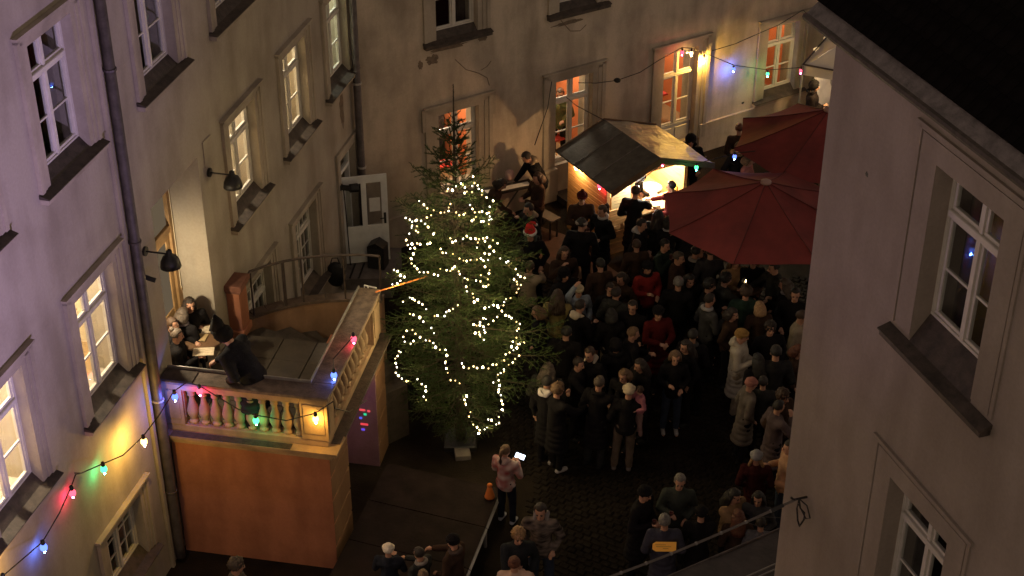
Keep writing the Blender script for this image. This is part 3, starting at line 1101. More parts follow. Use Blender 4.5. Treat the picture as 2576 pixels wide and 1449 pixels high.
nwin = bpy.data.objects['inner_wall']
l = lamp('POINT', 'assumed_niche_lamp', (0, 0, 0), 3.2, (.62, .22, 1.0), .03)  # lamp assumed from the purple glow in the niche
l.parent = ter
l.location = (TW - .30, 1.75, 1.86)
MB().lathe([(.02, .09), (.05, .08), (.06, .03), (.0601, .03)], 10, (TW - .30, 1.75, 1.90)).build('added_lamp_housing', M_BLACK, ter)  # made-up housing over the assumed niche lamp
for (px, py, w_, c_) in ((912, 1030, .10, (1, .1, .12)), (928, 1033, .05, (1, .1, .14)), (919, 1041, .05, (.05, .9, .45)), (908, 1050, .05, (.12, .15, 1)), (917, 1066, .13, (1, .08, .1)), (914, 1079, .06, (.2, .1, 1))):
    yy, zz = on_niche(px, py)
    MB().bevbox(yy - w_ / 2, yy + w_ / 2, YN - .018, YN - .0125, zz - .022, zz + .022, .004).build('signal_light', emis('signal_%d' % py, c_, .75), nwin)  # glowing patch painted as a reflection of the coloured bulbs

# ------------------------------------------------------------------ corner landing with band gear
lnd = empty('stone_landing', (0, 0, 0))
tag(lnd, 'low grey landing in front of the open white corner door', 'landing')
c1, c2, c3, c4 = at(862, 655, .45), at(992, 662, .45), at(985, 700, .45), at(872, 700, .45)
lb = MB()
pts = [c1 + Vector((-.3, .6, 0)), c2 + Vector((.1, .6, 0)), c3, c4 + Vector((-.1, -.05, 0))]
lb.add([(p.x, p.y, 0) for p in pts] + [(p.x, p.y, .45) for p in pts], [(0, 1, 2, 3), (7, 6, 5, 4), (0, 4, 5, 1), (1, 5, 6, 2), (2, 6, 7, 3), (3, 7, 4, 0)])
lb.build('landing_block', mat('landing_grey', (.15, .13, .12), .8, .3, 4, .3), lnd)
c5, c6 = at(792, 700, .05), at(888, 758, .05)
s2 = MB()
pp = [at(868, 700, .2), at(905, 700, .2), at(893, 757, .2), at(785, 757, .2), at(835, 705, .2)]
s2.add([(p.x, p.y, 0) for p in pp] + [(p.x, p.y, .2) for p in pp], [(9, 8, 7, 6, 5), (0, 5, 6, 1), (1, 6, 7, 2), (2, 7, 8, 3), (3, 8, 9, 4), (4, 9, 5, 0)])
s2.build('lower_step', mat('pale_step', (.34, .30, .24), .85, .2, 3, .3), lnd)
for k in range(3):
    a, b_ = at(872 + k * 22, 662, .455), at(858 + k * 22, 700, .455)
    MB().tube([a, b_], .02, 4).build('mat_strip', M_BLACK, lnd)

spk = empty('loudspeaker', at(952, 668, .46), R(-15))
tag(spk, 'black loudspeaker with a peaked top beside the open white door', 'loudspeaker')
b = MB()
b.add([(-.17, -.14, 0), (.17, -.14, 0), (.17, .14, 0), (-.17, .14, 0), (-.17, -.14, .48), (.17, -.14, .48), (.17, .14, .48), (-.17, .14, .48), (0, -.14, .58), (0, .14, .58)],
      [(0, 3, 2, 1), (0, 1, 5, 8, 4), (2, 3, 7, 9, 6), (1, 2, 6, 5), (3, 0, 4, 7), (4, 8, 9, 7), (8, 5, 6, 9)])
b.build('cabinet', M_BLACK, spk)
MB().bevbox(-.15, .15, -.152, -.141, .03, .46, .004).build('grille', mat('speaker_grille', (.02, .02, .02), .9, .4, 40), spk)
bag = empty('hanging_black_bag', at(845, 690, .9))
tag(bag, 'round black bag hanging on the curved handrail near the corner door', 'bag')
MB().sphere((0, 0, 0), (.19, .12, .27), 16, 12).build('bag_body', mat('bag_nylon', (.008, .008, .009), .6, .3, 8, .6), bag, smooth=True)
MB().tube([(-.1, 0, .2), (-.05, 0, .36), (.05, 0, .36), (.1, 0, .2)], .012, 6).build('strap', M_BLACK, bag)
fx = empty('spotlight_fixture', LW.w(8.17, -.05, 2.28), LW.rot)
tag(fx, 'small black spotlight and cables fixed beside the corner door', 'spotlight')
MB().tube([(0, 0, 0), (0, -.25, .0)], .055, 8).tube([(0, -.18, .0), (.1, -.3, -.02)], .085, 10).build('housing', M_BLACK, fx)
MB().tube([(0, -.05, -.05), (.02, -.06, -.5), (.08, -.05, -1.2), (.12, -.05, -1.8)], .012, 5).build('cable', M_RUBBER, fx)
MB().box(-.05, .05, -.02, .05, -.05, .05).build('mount', M_BLACK, fx)

# ------------------------------------------------------------------ stage decks and tree base slab
stg = empty('stage_platform', (0, 0, 0))
tag(stg, 'low dark stage platform of joined decks in front of the terrace', 'stage')
sa, sb = at(975, 1165, .4), at(1260, 1230, .4)
ux = (sb - sa).normalized()
uy = Vector((ux.y, -ux.x, 0))
ly = (at(1205, 1449, .4) - sb)
uy = (uy * .5 + ly.normalized() * .5).normalized()
rows = 4
for r_ in range(rows):
    a = sa + uy * (r_ * .98)
    b_ = sb + uy * (r_ * .98)
    c = b_ + uy * .962
    d_ = a + uy * .962
    m_ = MB()
    m_.add([(p.x, p.y, .33) for p in (a, b_, c, d_)] + [(p.x, p.y, .4 + .002 * r_) for p in (a, b_, c, d_)],
           [(0, 1, 2, 3), (7, 6, 5, 4), (0, 4, 5, 1), (1, 5, 6, 2), (2, 6, 7, 3), (3, 7, 4, 0)])
    m_.build('deck_board', M_STAGE, stg)
    MB().tube([b_ + Vector((0, 0, -.035)) + ux * .012, c + Vector((0, 0, -.035)) + ux * .012], .03, 4).build('edge_profile', M_ALU, stg)
    for p in (b_, c, a, d_):
        w = p + (sa + sb) / 2 * .0
        MB().tube([(w.x, w.y, 0), (w.x, w.y, .33)], .025, 6).build('stage_leg', M_ALU, stg)
oc = empty('orange_figure', at(1232, 1250, .41))
tag(oc, 'small orange cone shaped figure with a round top on the stage edge', 'figure')
oo = mat('orange_felt', (.75, .22, .04), .85, .1, 8)
MB().lathe([(.085, 0), (.08, .03), (.05, .14), (.035, .2), (.02, .215)], 12).build('cone_body', oo, oc, smooth=True)
MB().sphere((0, 0, .235), .042, 12, 8).build('cone_head', oo, oc, smooth=True)

# ------------------------------------------------------------------ spruce
tree_xy = Vector((-.88, 21.55))
spruce = empty('spruce_tree', (tree_xy.x, tree_xy.y, 0))
tag(spruce, 'tall christmas spruce wrapped in white fairy lights in the middle of the courtyard', 'tree')
TH = 6.72
MB().tube([(0, 0, 0), (.01, 0, 1.5), (0, .01, 3.2), (-.01, 0, 5.0), (0, 0, TH)], [.09, .08, .06, .032, .006], 8).build('trunk', M_BARK, spruce, smooth=True)
MB().bevbox(-.28, .28, -.28, .28, 0, .12, .02).build('stand', M_BLACK, spruce)
cs = empty('concrete_slab', at(1160, 1128, 0), R(8))
tag(cs, 'grey concrete slab leaning at the foot of the spruce', 'slab')
MB().bevbox(-.13, .13, -.35, .05, 0, .10, .01).build('slab', mat('slab_concrete', (.16, .14, .12), .9, .2, 5, .3), cs)


def crown_r(z):
    prof = [(0.25, .45), (.6, .72), (1.0, .98), (1.6, 1.16), (2.2, 1.24), (2.8, 1.17), (3.3, 1.08), (3.8, .92), (4.3, .78), (4.7, .64), (5.1, .52), (5.5, .42), (5.9, .28), (6.2, .10), (6.42, .02)]
    prof = [(q_, w_ * .95) for q_, w_ in prof]
    if z <= prof[0][0]:
        return prof[0][1]
    for (a, ra_), (b_, rb_) in zip(prof, prof[1:]):
        if z <= b_:
            return ra_ + (rb_ - ra_) * (z - a) / (b_ - a)
    return .02


tr_ = random.Random(11)
wood = MB()
NV, NF = [], []


def needles(p0, p1, dens, ln, nw):
    d = p1 - p0
    L_ = d.length
    n = max(3, int(L_ * dens))
    t = d.normalized()
    s = t.cross(Vector((0, 0, 1)))
    if s.length < .05:
        s = Vector((1, 0, 0))
    s.normalize()
    u = s.cross(t)
    for i in range(n):
        f = (i + tr_.random()) / n
        a = tr_.uniform(0, 2 * math.pi)
        o = s * math.cos(a) + u * (math.sin(a) * .75 + .25)
        b = p0 + d * f
        e = b + (o * .8 + t * .75).normalized() * ln * tr_.uniform(.75, 1.15)
        w = t.cross(o).normalized() * nw
        k = len(NV)
        NV.extend(((b + w)[:], (b - w)[:], e[:]))
        NF.append((k, k + 1, k + 2))


def spray(p0, d, L, order, z):
    """a branch with side twigs"""
    d = d.normalized()
    steps = 5
    pts = [p0]
    for i in range(steps):
        f = (i + 1) / steps
        droop = Vector((0, 0, -.10 * f + .16 * f * f)) * L
        side = Vector((tr_.uniform(-.04, .04), tr_.uniform(-.04, .04), 0)) * L
        pts.append(p0 + d * (L * f) + droop + side)
    wood.tube(pts, [.016 * L + .004, .012 * L + .003, .009 * L + .003, .006 * L + .002, .004, .002], 4, False)
    bare = .25 if z < 4.9 else .05
    top = z > 4.7
    for i in range(steps):
        if i / steps >= bare:
            needles(pts[i], pts[i + 1], 300 if top else 170, .046 if top else .040, .0055 if top else .0042)
    nt_ = int(3 + L * 11) if not top else int(2 + L * 7)
    sd = Vector((-d.y, d.x, 0)).normalized()
    for i in range(nt_):
        f = bare + (1 - bare) * (i + .5) / nt_
        k = min(steps - 1, int(f * steps))
        b = pts[k].lerp(pts[k + 1], f * steps - k)
        sg = 1 if i % 2 else -1
        tl_ = (L * .50 * (1.05 - f) + .09) * tr_.uniform(.7, 1.2)
        td = (d * .75 + sd * sg * .8 + Vector((0, 0, tr_.uniform(-.30, .16)))).normalized()
        e = b + td * tl_
        wood.tube([b, e], [.004, .0015], 3, False)
        needles(b, e, 280 if top else 150, .042 if top else .036, .0052 if top else .0042)
        if tl_ > .2:
            for q_ in range(int(tl_ * 11)):
                g_ = (q_ + .6) / (tl_ * 11)
                b2 = b.lerp(e, g_)
                s2_ = Vector((-td.y, td.x, 0)).normalized() * (1 if q_ % 2 else -1)
                e2 = b2 + (td * .7 + s2_ * .75 + Vector((0, 0, tr_.uniform(-.3, .15)))).normalized() * tr_.uniform(.06, .13)
                needles(b2, e2, 140, .034, .0042)


z = .42
while z < 6.1:
    rr = crown_r(z)
    nb_ = 8 if z < 4.6 else (7 if z < 5.3 else 6)
    ph = tr_.uniform(0, 6.28)
    for i in range(nb_):
        a = ph + 2 * math.pi * i / nb_ + tr_.uniform(-.25, .25)
        L = rr * tr_.uniform(.66, 1.16)
        el = .10 if z < 4.5 else .10 + (z - 4.5) * .75
        if z < 1:
            el = -.12
        if tr_.random() < .12:
            L *= 1.22
        spray(Vector((0, 0, z + tr_.uniform(-.06, .06))), Vector((math.cos(a), math.sin(a), el)), L, 0, z)
    z += .19 if z < 4.5 else (.22 if z < 5.4 else .25)
needles(Vector((0, 0, 5.6)), Vector((0, 0, TH)), 200, .036, .005)
for z, az_, L, el in ((2.0, -8, 1.75, -.05), (1.6, -22, 1.5, -.1), (2.5, 12, 1.6, .1), (3.9, 8, 1.25, .25), (4.3, 172, 1.05, .3), (3.5, -5, 1.35, .2), (2.6, -40, 1.4, .1), (5.0, 0, .75, .75), (4.9, 182, .75, .6), (2.2, -3, 1.75, .12), (3.4, 20, 1.3, .35)):
    spray(Vector((0, 0, z)), Vector((math.cos(R(az_)), math.sin(R(az_)), el)), L, 0, min(z, 4.6))
wood.build('branches', M_BARK, spruce)
nm = bpy.data.meshes.new('crown')
nm.from_pydata(NV, [], NF)
nm.materials.append(M_NEEDLE)
no_ = bpy.data.objects.new('crown', nm)
no_.parent = spruce
COL.objects.link(no_)

# fairy lights: every string hangs on the outside of the crown
STR_U = {
    'fairy lights across the topmost lit part of the spruce': [
        [(680, 750), (700, 740), (720, 755), (745, 730), (775, 712), (812, 765)], [(812, 770), (850, 760), (862, 655)], [(880, 725), (900, 740), (925, 785), (990, 830), (970, 855), (965, 895), (960, 955), (965, 970)]],
    'fairy lights in an arch below the spruce top': [
        [(495, 830), (515, 840), (540, 875)], [(548, 930), (590, 890), (635, 905), (700, 880), (740, 895), (790, 925), (800, 912)], [(715, 850), (695, 870)], [(830, 860), (870, 890), (920, 900), (965, 915), (975, 945)], [(840, 960), (885, 940), (930, 970)]],
    'fairy lights running down the left shoulder of the spruce': [
        [(405, 935), (420, 960), (480, 965), (530, 970), (545, 1000)], [(440, 1000), (470, 1025), (495, 1030)], [(455, 985), (470, 1000)], [(415, 1040), (412, 1085), (420, 1120), (470, 1118), (490, 1115)], [(425, 1150), (465, 1150), (462, 1190)], [(580, 1055), (605, 1028)], [(540, 1115), (572, 1112)]],
    'fairy lights in the middle of the spruce, upper right of the trunk': [
        [(700, 1080), (718, 1100), (750, 1100), (785, 1090), (820, 1062), (870, 1075), (935, 1070), (985, 1085), (1020, 1105), (990, 1130), (965, 1135)], [(890, 1095), (930, 1105), (895, 1132)], [(990, 1170), (930, 1185), (905, 1212), (955, 1228), (850, 1225), (760, 1212)], [(635, 1152), (685, 1175), (720, 1175)]],
    'fairy lights on the far right bough tips of the spruce': [
        [(1040, 1220), (1075, 1240), (1105, 1232)], [(1150, 1295), (1155, 1325), (1205, 1335)], [(1130, 1355), (1160, 1362), (1168, 1395), (1190, 1395), (1145, 1440)], [(930, 1280), (965, 1290), (950, 1350), (920, 1335)], [(890, 1365), (905, 1372), (925, 1405), (945, 1395), (960, 1390)]],
    'fairy lights along the wide middle left boughs of the spruce': [
        [(440, 1215), (460, 1262), (485, 1310), (520, 1300), (560, 1310), (618, 1318), (640, 1290), (700, 1298), (715, 1285), (740, 1272), (770, 1325), (812, 1365), (820, 1398)], [(322, 1300), (345, 1290)], [(375, 1330), (390, 1335), (358, 1357), (320, 1392)]],
}
STR_L = {
    'fairy lights in a short slope beside the balustrade end': [[(388, 235), (425, 220), (440, 208), (465, 225), (485, 245), (510, 265), (532, 288)], [(435, 320), (490, 355), (515, 372)], [(600, 335), (620, 325), (660, 335), (680, 310), (725, 290), (760, 272)], [(822, 160), (855, 175), (855, 210), (862, 238), (885, 220)]],
    'fairy lights heaped in the right heart of the spruce': [[(1110, 205), (1065, 240), (1035, 268), (995, 262), (940, 280)], [(1062, 265), (1030, 270)], [(1045, 310), (1015, 340), (1000, 362), (955, 352), (938, 360), (915, 380), (960, 388), (938, 402), (865, 400), (890, 408)], [(925, 430), (905, 452), (938, 455), (905, 468), (930, 490), (868, 455)]],
    'fairy lights sweeping round the right lower boughs of the spruce': [[(1080, 328), (1130, 350), (1180, 385), (1162, 415), (1165, 440), (1150, 485), (1135, 515), (1165, 522), (1200, 510), (1150, 552), (1118, 545), (1130, 578), (1090, 605), (1060, 628), (1025, 655), (985, 662), (965, 688), (920, 690), (865, 685), (820, 685), (778, 660)]],
    'fairy lights dangling down to the lowest right boughs of the spruce': [[(1175, 595), (1165, 610), (1145, 635), (1130, 655), (1100, 675), (1068, 690), (1070, 722), (1018, 742), (1000, 780), (1025, 782), (1035, 830), (1045, 880), (1050, 908), (1065, 930), (1055, 960), (1055, 985), (1035, 1025), (1020, 1078), (990, 1050), (968, 1045)]],
    'fairy lights in the lowest loop of the spruce near the slab': [[(815, 870), (808, 895), (820, 945), (832, 985), (835, 1020), (850, 1065), (880, 1085), (903, 1105), (903, 1135), (935, 1110), (945, 1090)], [(712, 782), (735, 780), (765, 790)], [(685, 608), (680, 640), (680, 665), (682, 692), (686, 718)]],
    'fairy lights in the big lower left loop of the spruce': [[(408, 440), (440, 435), (478, 462), (508, 482), (528, 510), (560, 508), (585, 525), (635, 565), (672, 562)], [(565, 425), (585, 460)], [(393, 487), (402, 520), (452, 515)], [(362, 565), (368, 590), (335, 630), (333, 662), (335, 692), (340, 725), (385, 765), (410, 768), (430, 777)], [(475, 770), (510, 800), (540, 822), (528, 845), (530, 905)]],
}
M_FAIRY = emis('fairy_bulb', (1.0, .86, .60), 40)
fbs = [MB().sphere((0, 0, 0), (r_, r_, r_ * 1.35), 6, 5).mesh('bulb', emis('fairy_bulb_%d' % k, c_, e_), True) for k, (c_, e_, r_) in enumerate((
    ((1.0, .76, .40), 14, .012), ((1.0, .82, .50), 11, .0115), ((1.0, .70, .30), 6, .011), ((1.0, .92, .80), 8, .009), ((1.0, .80, .46), 26, .014), ((1.0, .66, .26), 3.5, .010)))]
fcount = [0]
C0 = Vector((0, 0, CAMH))
srnd = random.Random(5)


def on_crown(px, py):
    d = ray(px, py).normalized()
    best, bt = 1e9, 0
    t = 22.0
    while t < 31:
        p = C0 + d * t
        h_ = Vector((p.x - tree_xy.x, p.y - tree_xy.y)).length
        g_ = h_ - crown_r(p.z) * 1.0
        if g_ < 0:
            return p
        if g_ < best:
            best, bt = g_, t
        t += .02
    return C0 + d * bt


for src, ox, oy in ((STR_U, 872, 201), (STR_L, 872, 670.8)):
    for label, lines in src.items():
        so = empty('fairy_light_string', (tree_xy.x, tree_xy.y, 0))
        tag(so, label, 'fairy lights', 'fairy light strings on the spruce')
        cbl = MB()
        for ln_ in lines:
            P_ = []
            for (xa, ya), (xb, yb) in zip(ln_, ln_[1:]):
                L_ = math.hypot(xb - xa, yb - ya)
                n = max(1, round(L_ / 32))
                for k in range(n):
                    P_.append((xa + (xb - xa) * k / n, ya + (yb - ya) * k / n))
            P_.append(ln_[-1])
            W3 = []
            for x_, y_ in P_:
                p = on_crown(x_ * .3704 + ox + srnd.uniform(-4, 4), y_ * .3704 + oy + srnd.uniform(-4, 4)) - Vector((tree_xy.x, tree_xy.y, 0))
                W3.append(p)
                fcount[0] += 1
                if fcount[0] % 5 == 0:
                    of_ = Vector((p.x, p.y, 0)).normalized() * .045
                    lamp('POINT', 'fairy_light_glow', p + Vector((tree_xy.x, tree_xy.y, 0)) + of_, 3.0, (1.0, .74, .32), .01)
                inst(srnd.choice(fbs), 'bulb', so, p, (srnd.uniform(-.6, .6), srnd.uniform(-.6, .6), 0), scale=(srnd.uniform(.8, 1.2),) * 3)
            if len(W3) > 1:
                cbl.tube([p + Vector((0, .012, -.006)) for p in W3], .003, 3)
        cbl.build('wire', M_RUBBER, so)

# ------------------------------------------------------------------ market stall
S_o = Vector((1.91, 27.75, 0))                        # front left corner of the stall on the ground
fx_az = 60.1
ST = Frame((S_o.x, S_o.y), fx_az)                     # local x along the counter, local y to the back
stall = empty('market_stall', ST.o, ST.rot)
tag(stall, 'wooden christmas market stall with a felted gable roof and brightly lit counter', 'market stall')
SW, SD, SH = 1.95, 1.46, 1.88
nb_ = 15
for i in range(nb_):
    z0 = .03 + i * (SH - .05) / nb_
    hgt = (SH - .05) / nb_ - .008
    MB().bevbox(-.02, .005, .02, SD, z0, z0 + hgt, .004).build('wall_plank', M_WOODL, stall)
    MB().bevbox(SW - .005, SW + .02, .02, SD, z0, z0 + hgt, .004).build('wall_plank', M_WOODL, stall)
    MB().bevbox(.01, SW - .01, SD - .02, SD + .005, z0, z0 + hgt, .004).build('wall_plank', M_WOODL, stall)
MB().box(.006, .012, .03, SD - .03, 0, SH).box(SW - .012, SW - .006, .03, SD - .03, 0, SH).box(.02, SW - .02, SD - .028, SD - .022, 0, SH).build('light_block_lining', M_WOODL, stall)  # unseen boards added to stop inner light leaking between the planks
for x_, y_ in ((.03, .03), (SW - .03, .03), (.03, SD - .04), (SW - .03, SD - .04), (.62, .03)):
    MB().bevbox(x_ - .04, x_ + .04, y_ - .04, y_ + .04, 0, SH, .006).build('corner_post', M_WOODL, stall)
for i in range(8):
    MB().bevbox(.08, .58, -.01, .015, .06 + i * .13, .06 + i * .13 + .122, .004).build('front_plank', M_WOODL, stall)
for i in range(7):
    x0_ = .66 + i * .18
    MB().bevbox(x0_, x0_ + .173, -.012, .012, .05, .93, .004).build('counter_front_board', M_WOODD, stall)
MB().bevbox(.1, .56, -.02, -.008, 1.12, 1.62, .004).build('paper_sign', mat('sign_card', (.72, .52, .25), .8, .08, 3), stall)
for k in range(5):
    MB().box(.16, .50 - .05 * (k % 2), -.0225, -.0205, 1.52 - k * .075, 1.525 - k * .075).build('sign_line', M_WOODD, stall)
MB().bevbox(.58, SW + .03, -.28, .28, .94, .985, .008).build('counter_top', mat('counter_wood', (.62, .42, .20), .5, .2, 4), stall)
MB().bevbox(.66, SW - .05, SD - .58, SD - .04, .80, .84, .006).build('back_shelf', M_WOODL, stall)
MB().bevbox(0, SW, -.05, .0, SH - .12, SH, .006).build('lintel', M_WOODL, stall)
# gable faces over the short walls? ridge runs front to back
zr = 2.31
zov, e0, e1 = .27, -.54, 1.53
def roof_plane(nm, xa, za, xb, zb, m, wav=0.0):
    mb = MB()
    nx, ny = 10, 10
    for j in range(ny + 1):
        for i in range(nx + 1):
            x = xa + (xb - xa) * i / nx
            z_ = za + (zb - za) * i / nx
            y_ = e0 + (e1 - e0) * j / ny
            zz = z_ + wav * (noise.noise(Vector((x * 3, y_ * 3, 1.7))))
            mb.v.append((x, y_, zz))
    for j in range(ny):
        for i in range(nx):
            a = j * (nx + 1) + i
            mb.f.append((a, a + 1, a + nx + 2, a + nx + 1) if xb > xa else (a + nx + 1, a + nx + 2, a + 1, a))
    k = len(mb.v)
    mb.v += [(v[0], v[1], v[2] - .035) for v in mb.v[:k]]
    mb.f += [tuple(q + k for q in reversed(f)) for f in mb.f[:nx * ny]]
    edge = [i for i in range(nx + 1)], [ny * (nx + 1) + i for i in range(nx + 1)], [j * (nx + 1) for j in range(ny + 1)], [j * (nx + 1) + nx for j in range(ny + 1)]
    for e in edge:
        for a, b_ in zip(e, e[1:]):
            mb.f.append((a, b_, b_ + k, a + k))
    return mb.build(nm, m, stall, smooth=False)


XM = .89
roof_plane('roof_slope', XM, zr, -zov, SH - .02, M_TAR, .006)
roof_plane('roof_slope_foil', XM, zr, SW + zov, SH - .02, M_FOIL, .035)
for f in (.34, .67):
    y_ = e0 + (e1 - e0) * f
    MB().add([(XM, y_ - .012, zr + .012), (XM, y_ + .012, zr + .012), (-zov, y_ + .012, SH - .006), (-zov, y_ - .012, SH - .006),
              (XM, y_ - .012, zr + .002), (XM, y_ + .012, zr + .002), (-zov, y_ + .012, SH - .016), (-zov, y_ - .012, SH - .016)],
             [(0, 1, 2, 3), (7, 6, 5, 4), (0, 3, 7, 4), (1, 5, 6, 2), (3, 2, 6, 7)]).build('felt_seam', M_GUTT, stall)
for (xa, xb, zb) in ((XM, -zov, SH - .05), (XM, SW + zov, SH - .05)):
    for y_ in (e0 - .012, e1 + .012):
        a = Vector((xa, y_, zr - .035))
        b_ = Vector((xb, y_, zb))
        MB().add([a + Vector((0, -.012, .06)), b_ + Vector((0, -.012, .06)), b_ + Vector((0, -.012, -.07)), a + Vector((0, -.012, -.07)),
                  a + Vector((0, .012, .06)), b_ + Vector((0, .012, .06)), b_ + Vector((0, .012, -.07)), a + Vector((0, .012, -.07))],
                 [(0, 1, 2, 3), (7, 6, 5, 4), (0, 4, 5, 1), (3, 2, 6, 7), (1, 5, 6, 2), (0, 3, 7, 4)]).build('barge_board', M_WOODD, stall)
for (y_, nm) in ((.0, 'gable_board'), (SD, 'gable_board')):
    MB().add([(0, y_, SH - .0), (SW, y_, SH), (XM, y_, zr - .06), (0, y_ + .02, SH), (SW, y_ + .02, SH), (XM, y_ + .02, zr - .06)],
             [(0, 1, 2), (5, 4, 3), (0, 3, 4, 1), (1, 4, 5, 2), (2, 5, 3, 0)]).build(nm, M_WOODL, stall)
l = lamp('POINT', 'stall_inner_lamp', (0, 0, 0), 520, (1., .86, .58), .05)
l.parent = stall
l.location = (1.25, .62, 1.86)
MB().lathe([(.02, .1), (.05, .08), (.09, .02), (.0901, .015)], 12, (1.25, .62, 1.88)).build('ceiling_lamp_shade', M_PIPEB, stall)


def stall_thing(name, label, cat, x, y, z, rz=0.0, group=None):
    o = empty(name, ST.w(x, y, z), ST.rot + rz)
    return tag(o, label, cat, group)


o = stall_thing('round_pan', 'large shiny round pan on the stall shelf', 'pan', 1.35, 1.12, .845)
MB().lathe([(.01, .0), (.2, .005), (.27, .06), (.28, .065), (.27, .068), (.2, .015), (.01, .012)], 20).build('pan_bowl', M_ALU, o, smooth=True)
MB().tube([(.26, 0, .06), (.36, 0, .08)], .015, 6).build('pan_handle', M_BLACK, o)
o = stall_thing('metal_bowl', 'round metal bowl with dough beside the long board', 'bowl', 1.60, .62, .0, 0)
o.location = ST.w(1.5, .62, .0)
MB().lathe([(.02, .82), (.16, .84), (.24, .93), (.25, .98), (.24, .98), (.15, .86), (.02, .84)], 18).build('bowl_shell', M_ALU, o, smooth=True)
MB().lathe([(.1, 0), (.1, .02), (.02, .03), (.02, .82)], 10).build('bowl_stand', M_BLACK, o)
MB().sphere((0, 0, .90), (.19, .19, .07), 14, 7).build('dough', mat('dough', (.8, .72, .5), .8, .1), o, smooth=True)
o = stall_thing('long_board', 'pale long wooden board lying across the stall counter', 'board', 1.3, .2, .99, R(62))
MB().bevbox(-.45, .45, -.075, .075, 0, .03, .006).build('board_plank', mat('pale_pine', (.75, .62, .36), .6, .1), o)
o = stall_thing('paper_stack', 'white crumpled paper and napkins on the left of the counter', 'paper', .80, -.05, .987)
for k in range(7):
    q_ = MB().bevbox(-.11, .11, -.08, .08, 0, .006, .001).build('sheet', M_PAPERW, o)
    q_.location = (rnd.uniform(-.03, .16), rnd.uniform(-.05, .1), k * .008)
    q_.rotation_euler = (rnd.uniform(-.05, .05), rnd.uniform(-.05, .05), rnd.uniform(0, 3))
o = stall_thing('cardboard_box', 'small open cardboard box behind the paper on the counter', 'box', .82, .16, .987, R(10))
k = MB()
for (a, b_, c, d_) in ((-.11, .11, -.08, -.075), (-.11, .11, .075, .08), (-.11, -.105, -.075, .075), (.105, .11, -.075, .075)):
    k.box(a, b_, c, d_, 0, .12)
k.box(-.105, .105, -.075, .075, 0, .004)
k.build('box_wall', mat('cardboard', (.45, .28, .13), .8, .15), o)
o = stall_thing('chalk_board', 'small blue grey chalk board hanging under the stall roof', 'board', .92, .25, 1.42, R(-20))
MB().bevbox(-.13, .13, -.01, .01, 0, .24, .004).build('frame', M_PIPEB, o)
MB().box(-.115, .115, -.0125, -.0105, .015, .225).build('chalk_surface', mat('chalk_blue', (.12, .17, .24), .6, .2, 20), o)
for k in range(4):
    MB().box(-.09, .07 - .03 * (k % 3), -.0142, -.0132, .18 - .045 * k, .19 - .045 * k).build('chalk_line', M_PAPERW, o)
o = stall_thing('apron_cloth', 'white cloth hanging over the counter edge right of the customer', 'cloth', 1.6, -.30, .99)
MB().bevbox(-.12, .12, -.012, .3, -.0, .008, .002).bevbox(-.12, .12, -.02, -.008, -.28, .002, .002).build('cloth_sheet', M_PAPERW, o)
for k, (x_, y_, c_, lb_) in enumerate(((1.05, .1, (.8, .75, .6), 'cream mug at the left end of the counter board'), (1.7, .1, (.7, .1, .05), 'red ketchup bottle on the right of the counter'), (1.8, .12, (.8, .6, .1), 'yellow mustard bottle next to the red bottle'))):
    o = stall_thing('mug' if k == 0 else 'sauce_bottle', lb_, 'mug' if k == 0 else 'bottle', x_, y_, .987)
    MB().lathe([(.035, 0), (.038, .01), (.038, .13), (.02, .16), (.012, .19)] if k else [(.04, 0), (.042, .1), (.036, .1), (.034, .02)], 10).build('vessel', mat('vessel_%d' % k, c_, .4, .05), o, smooth=True)

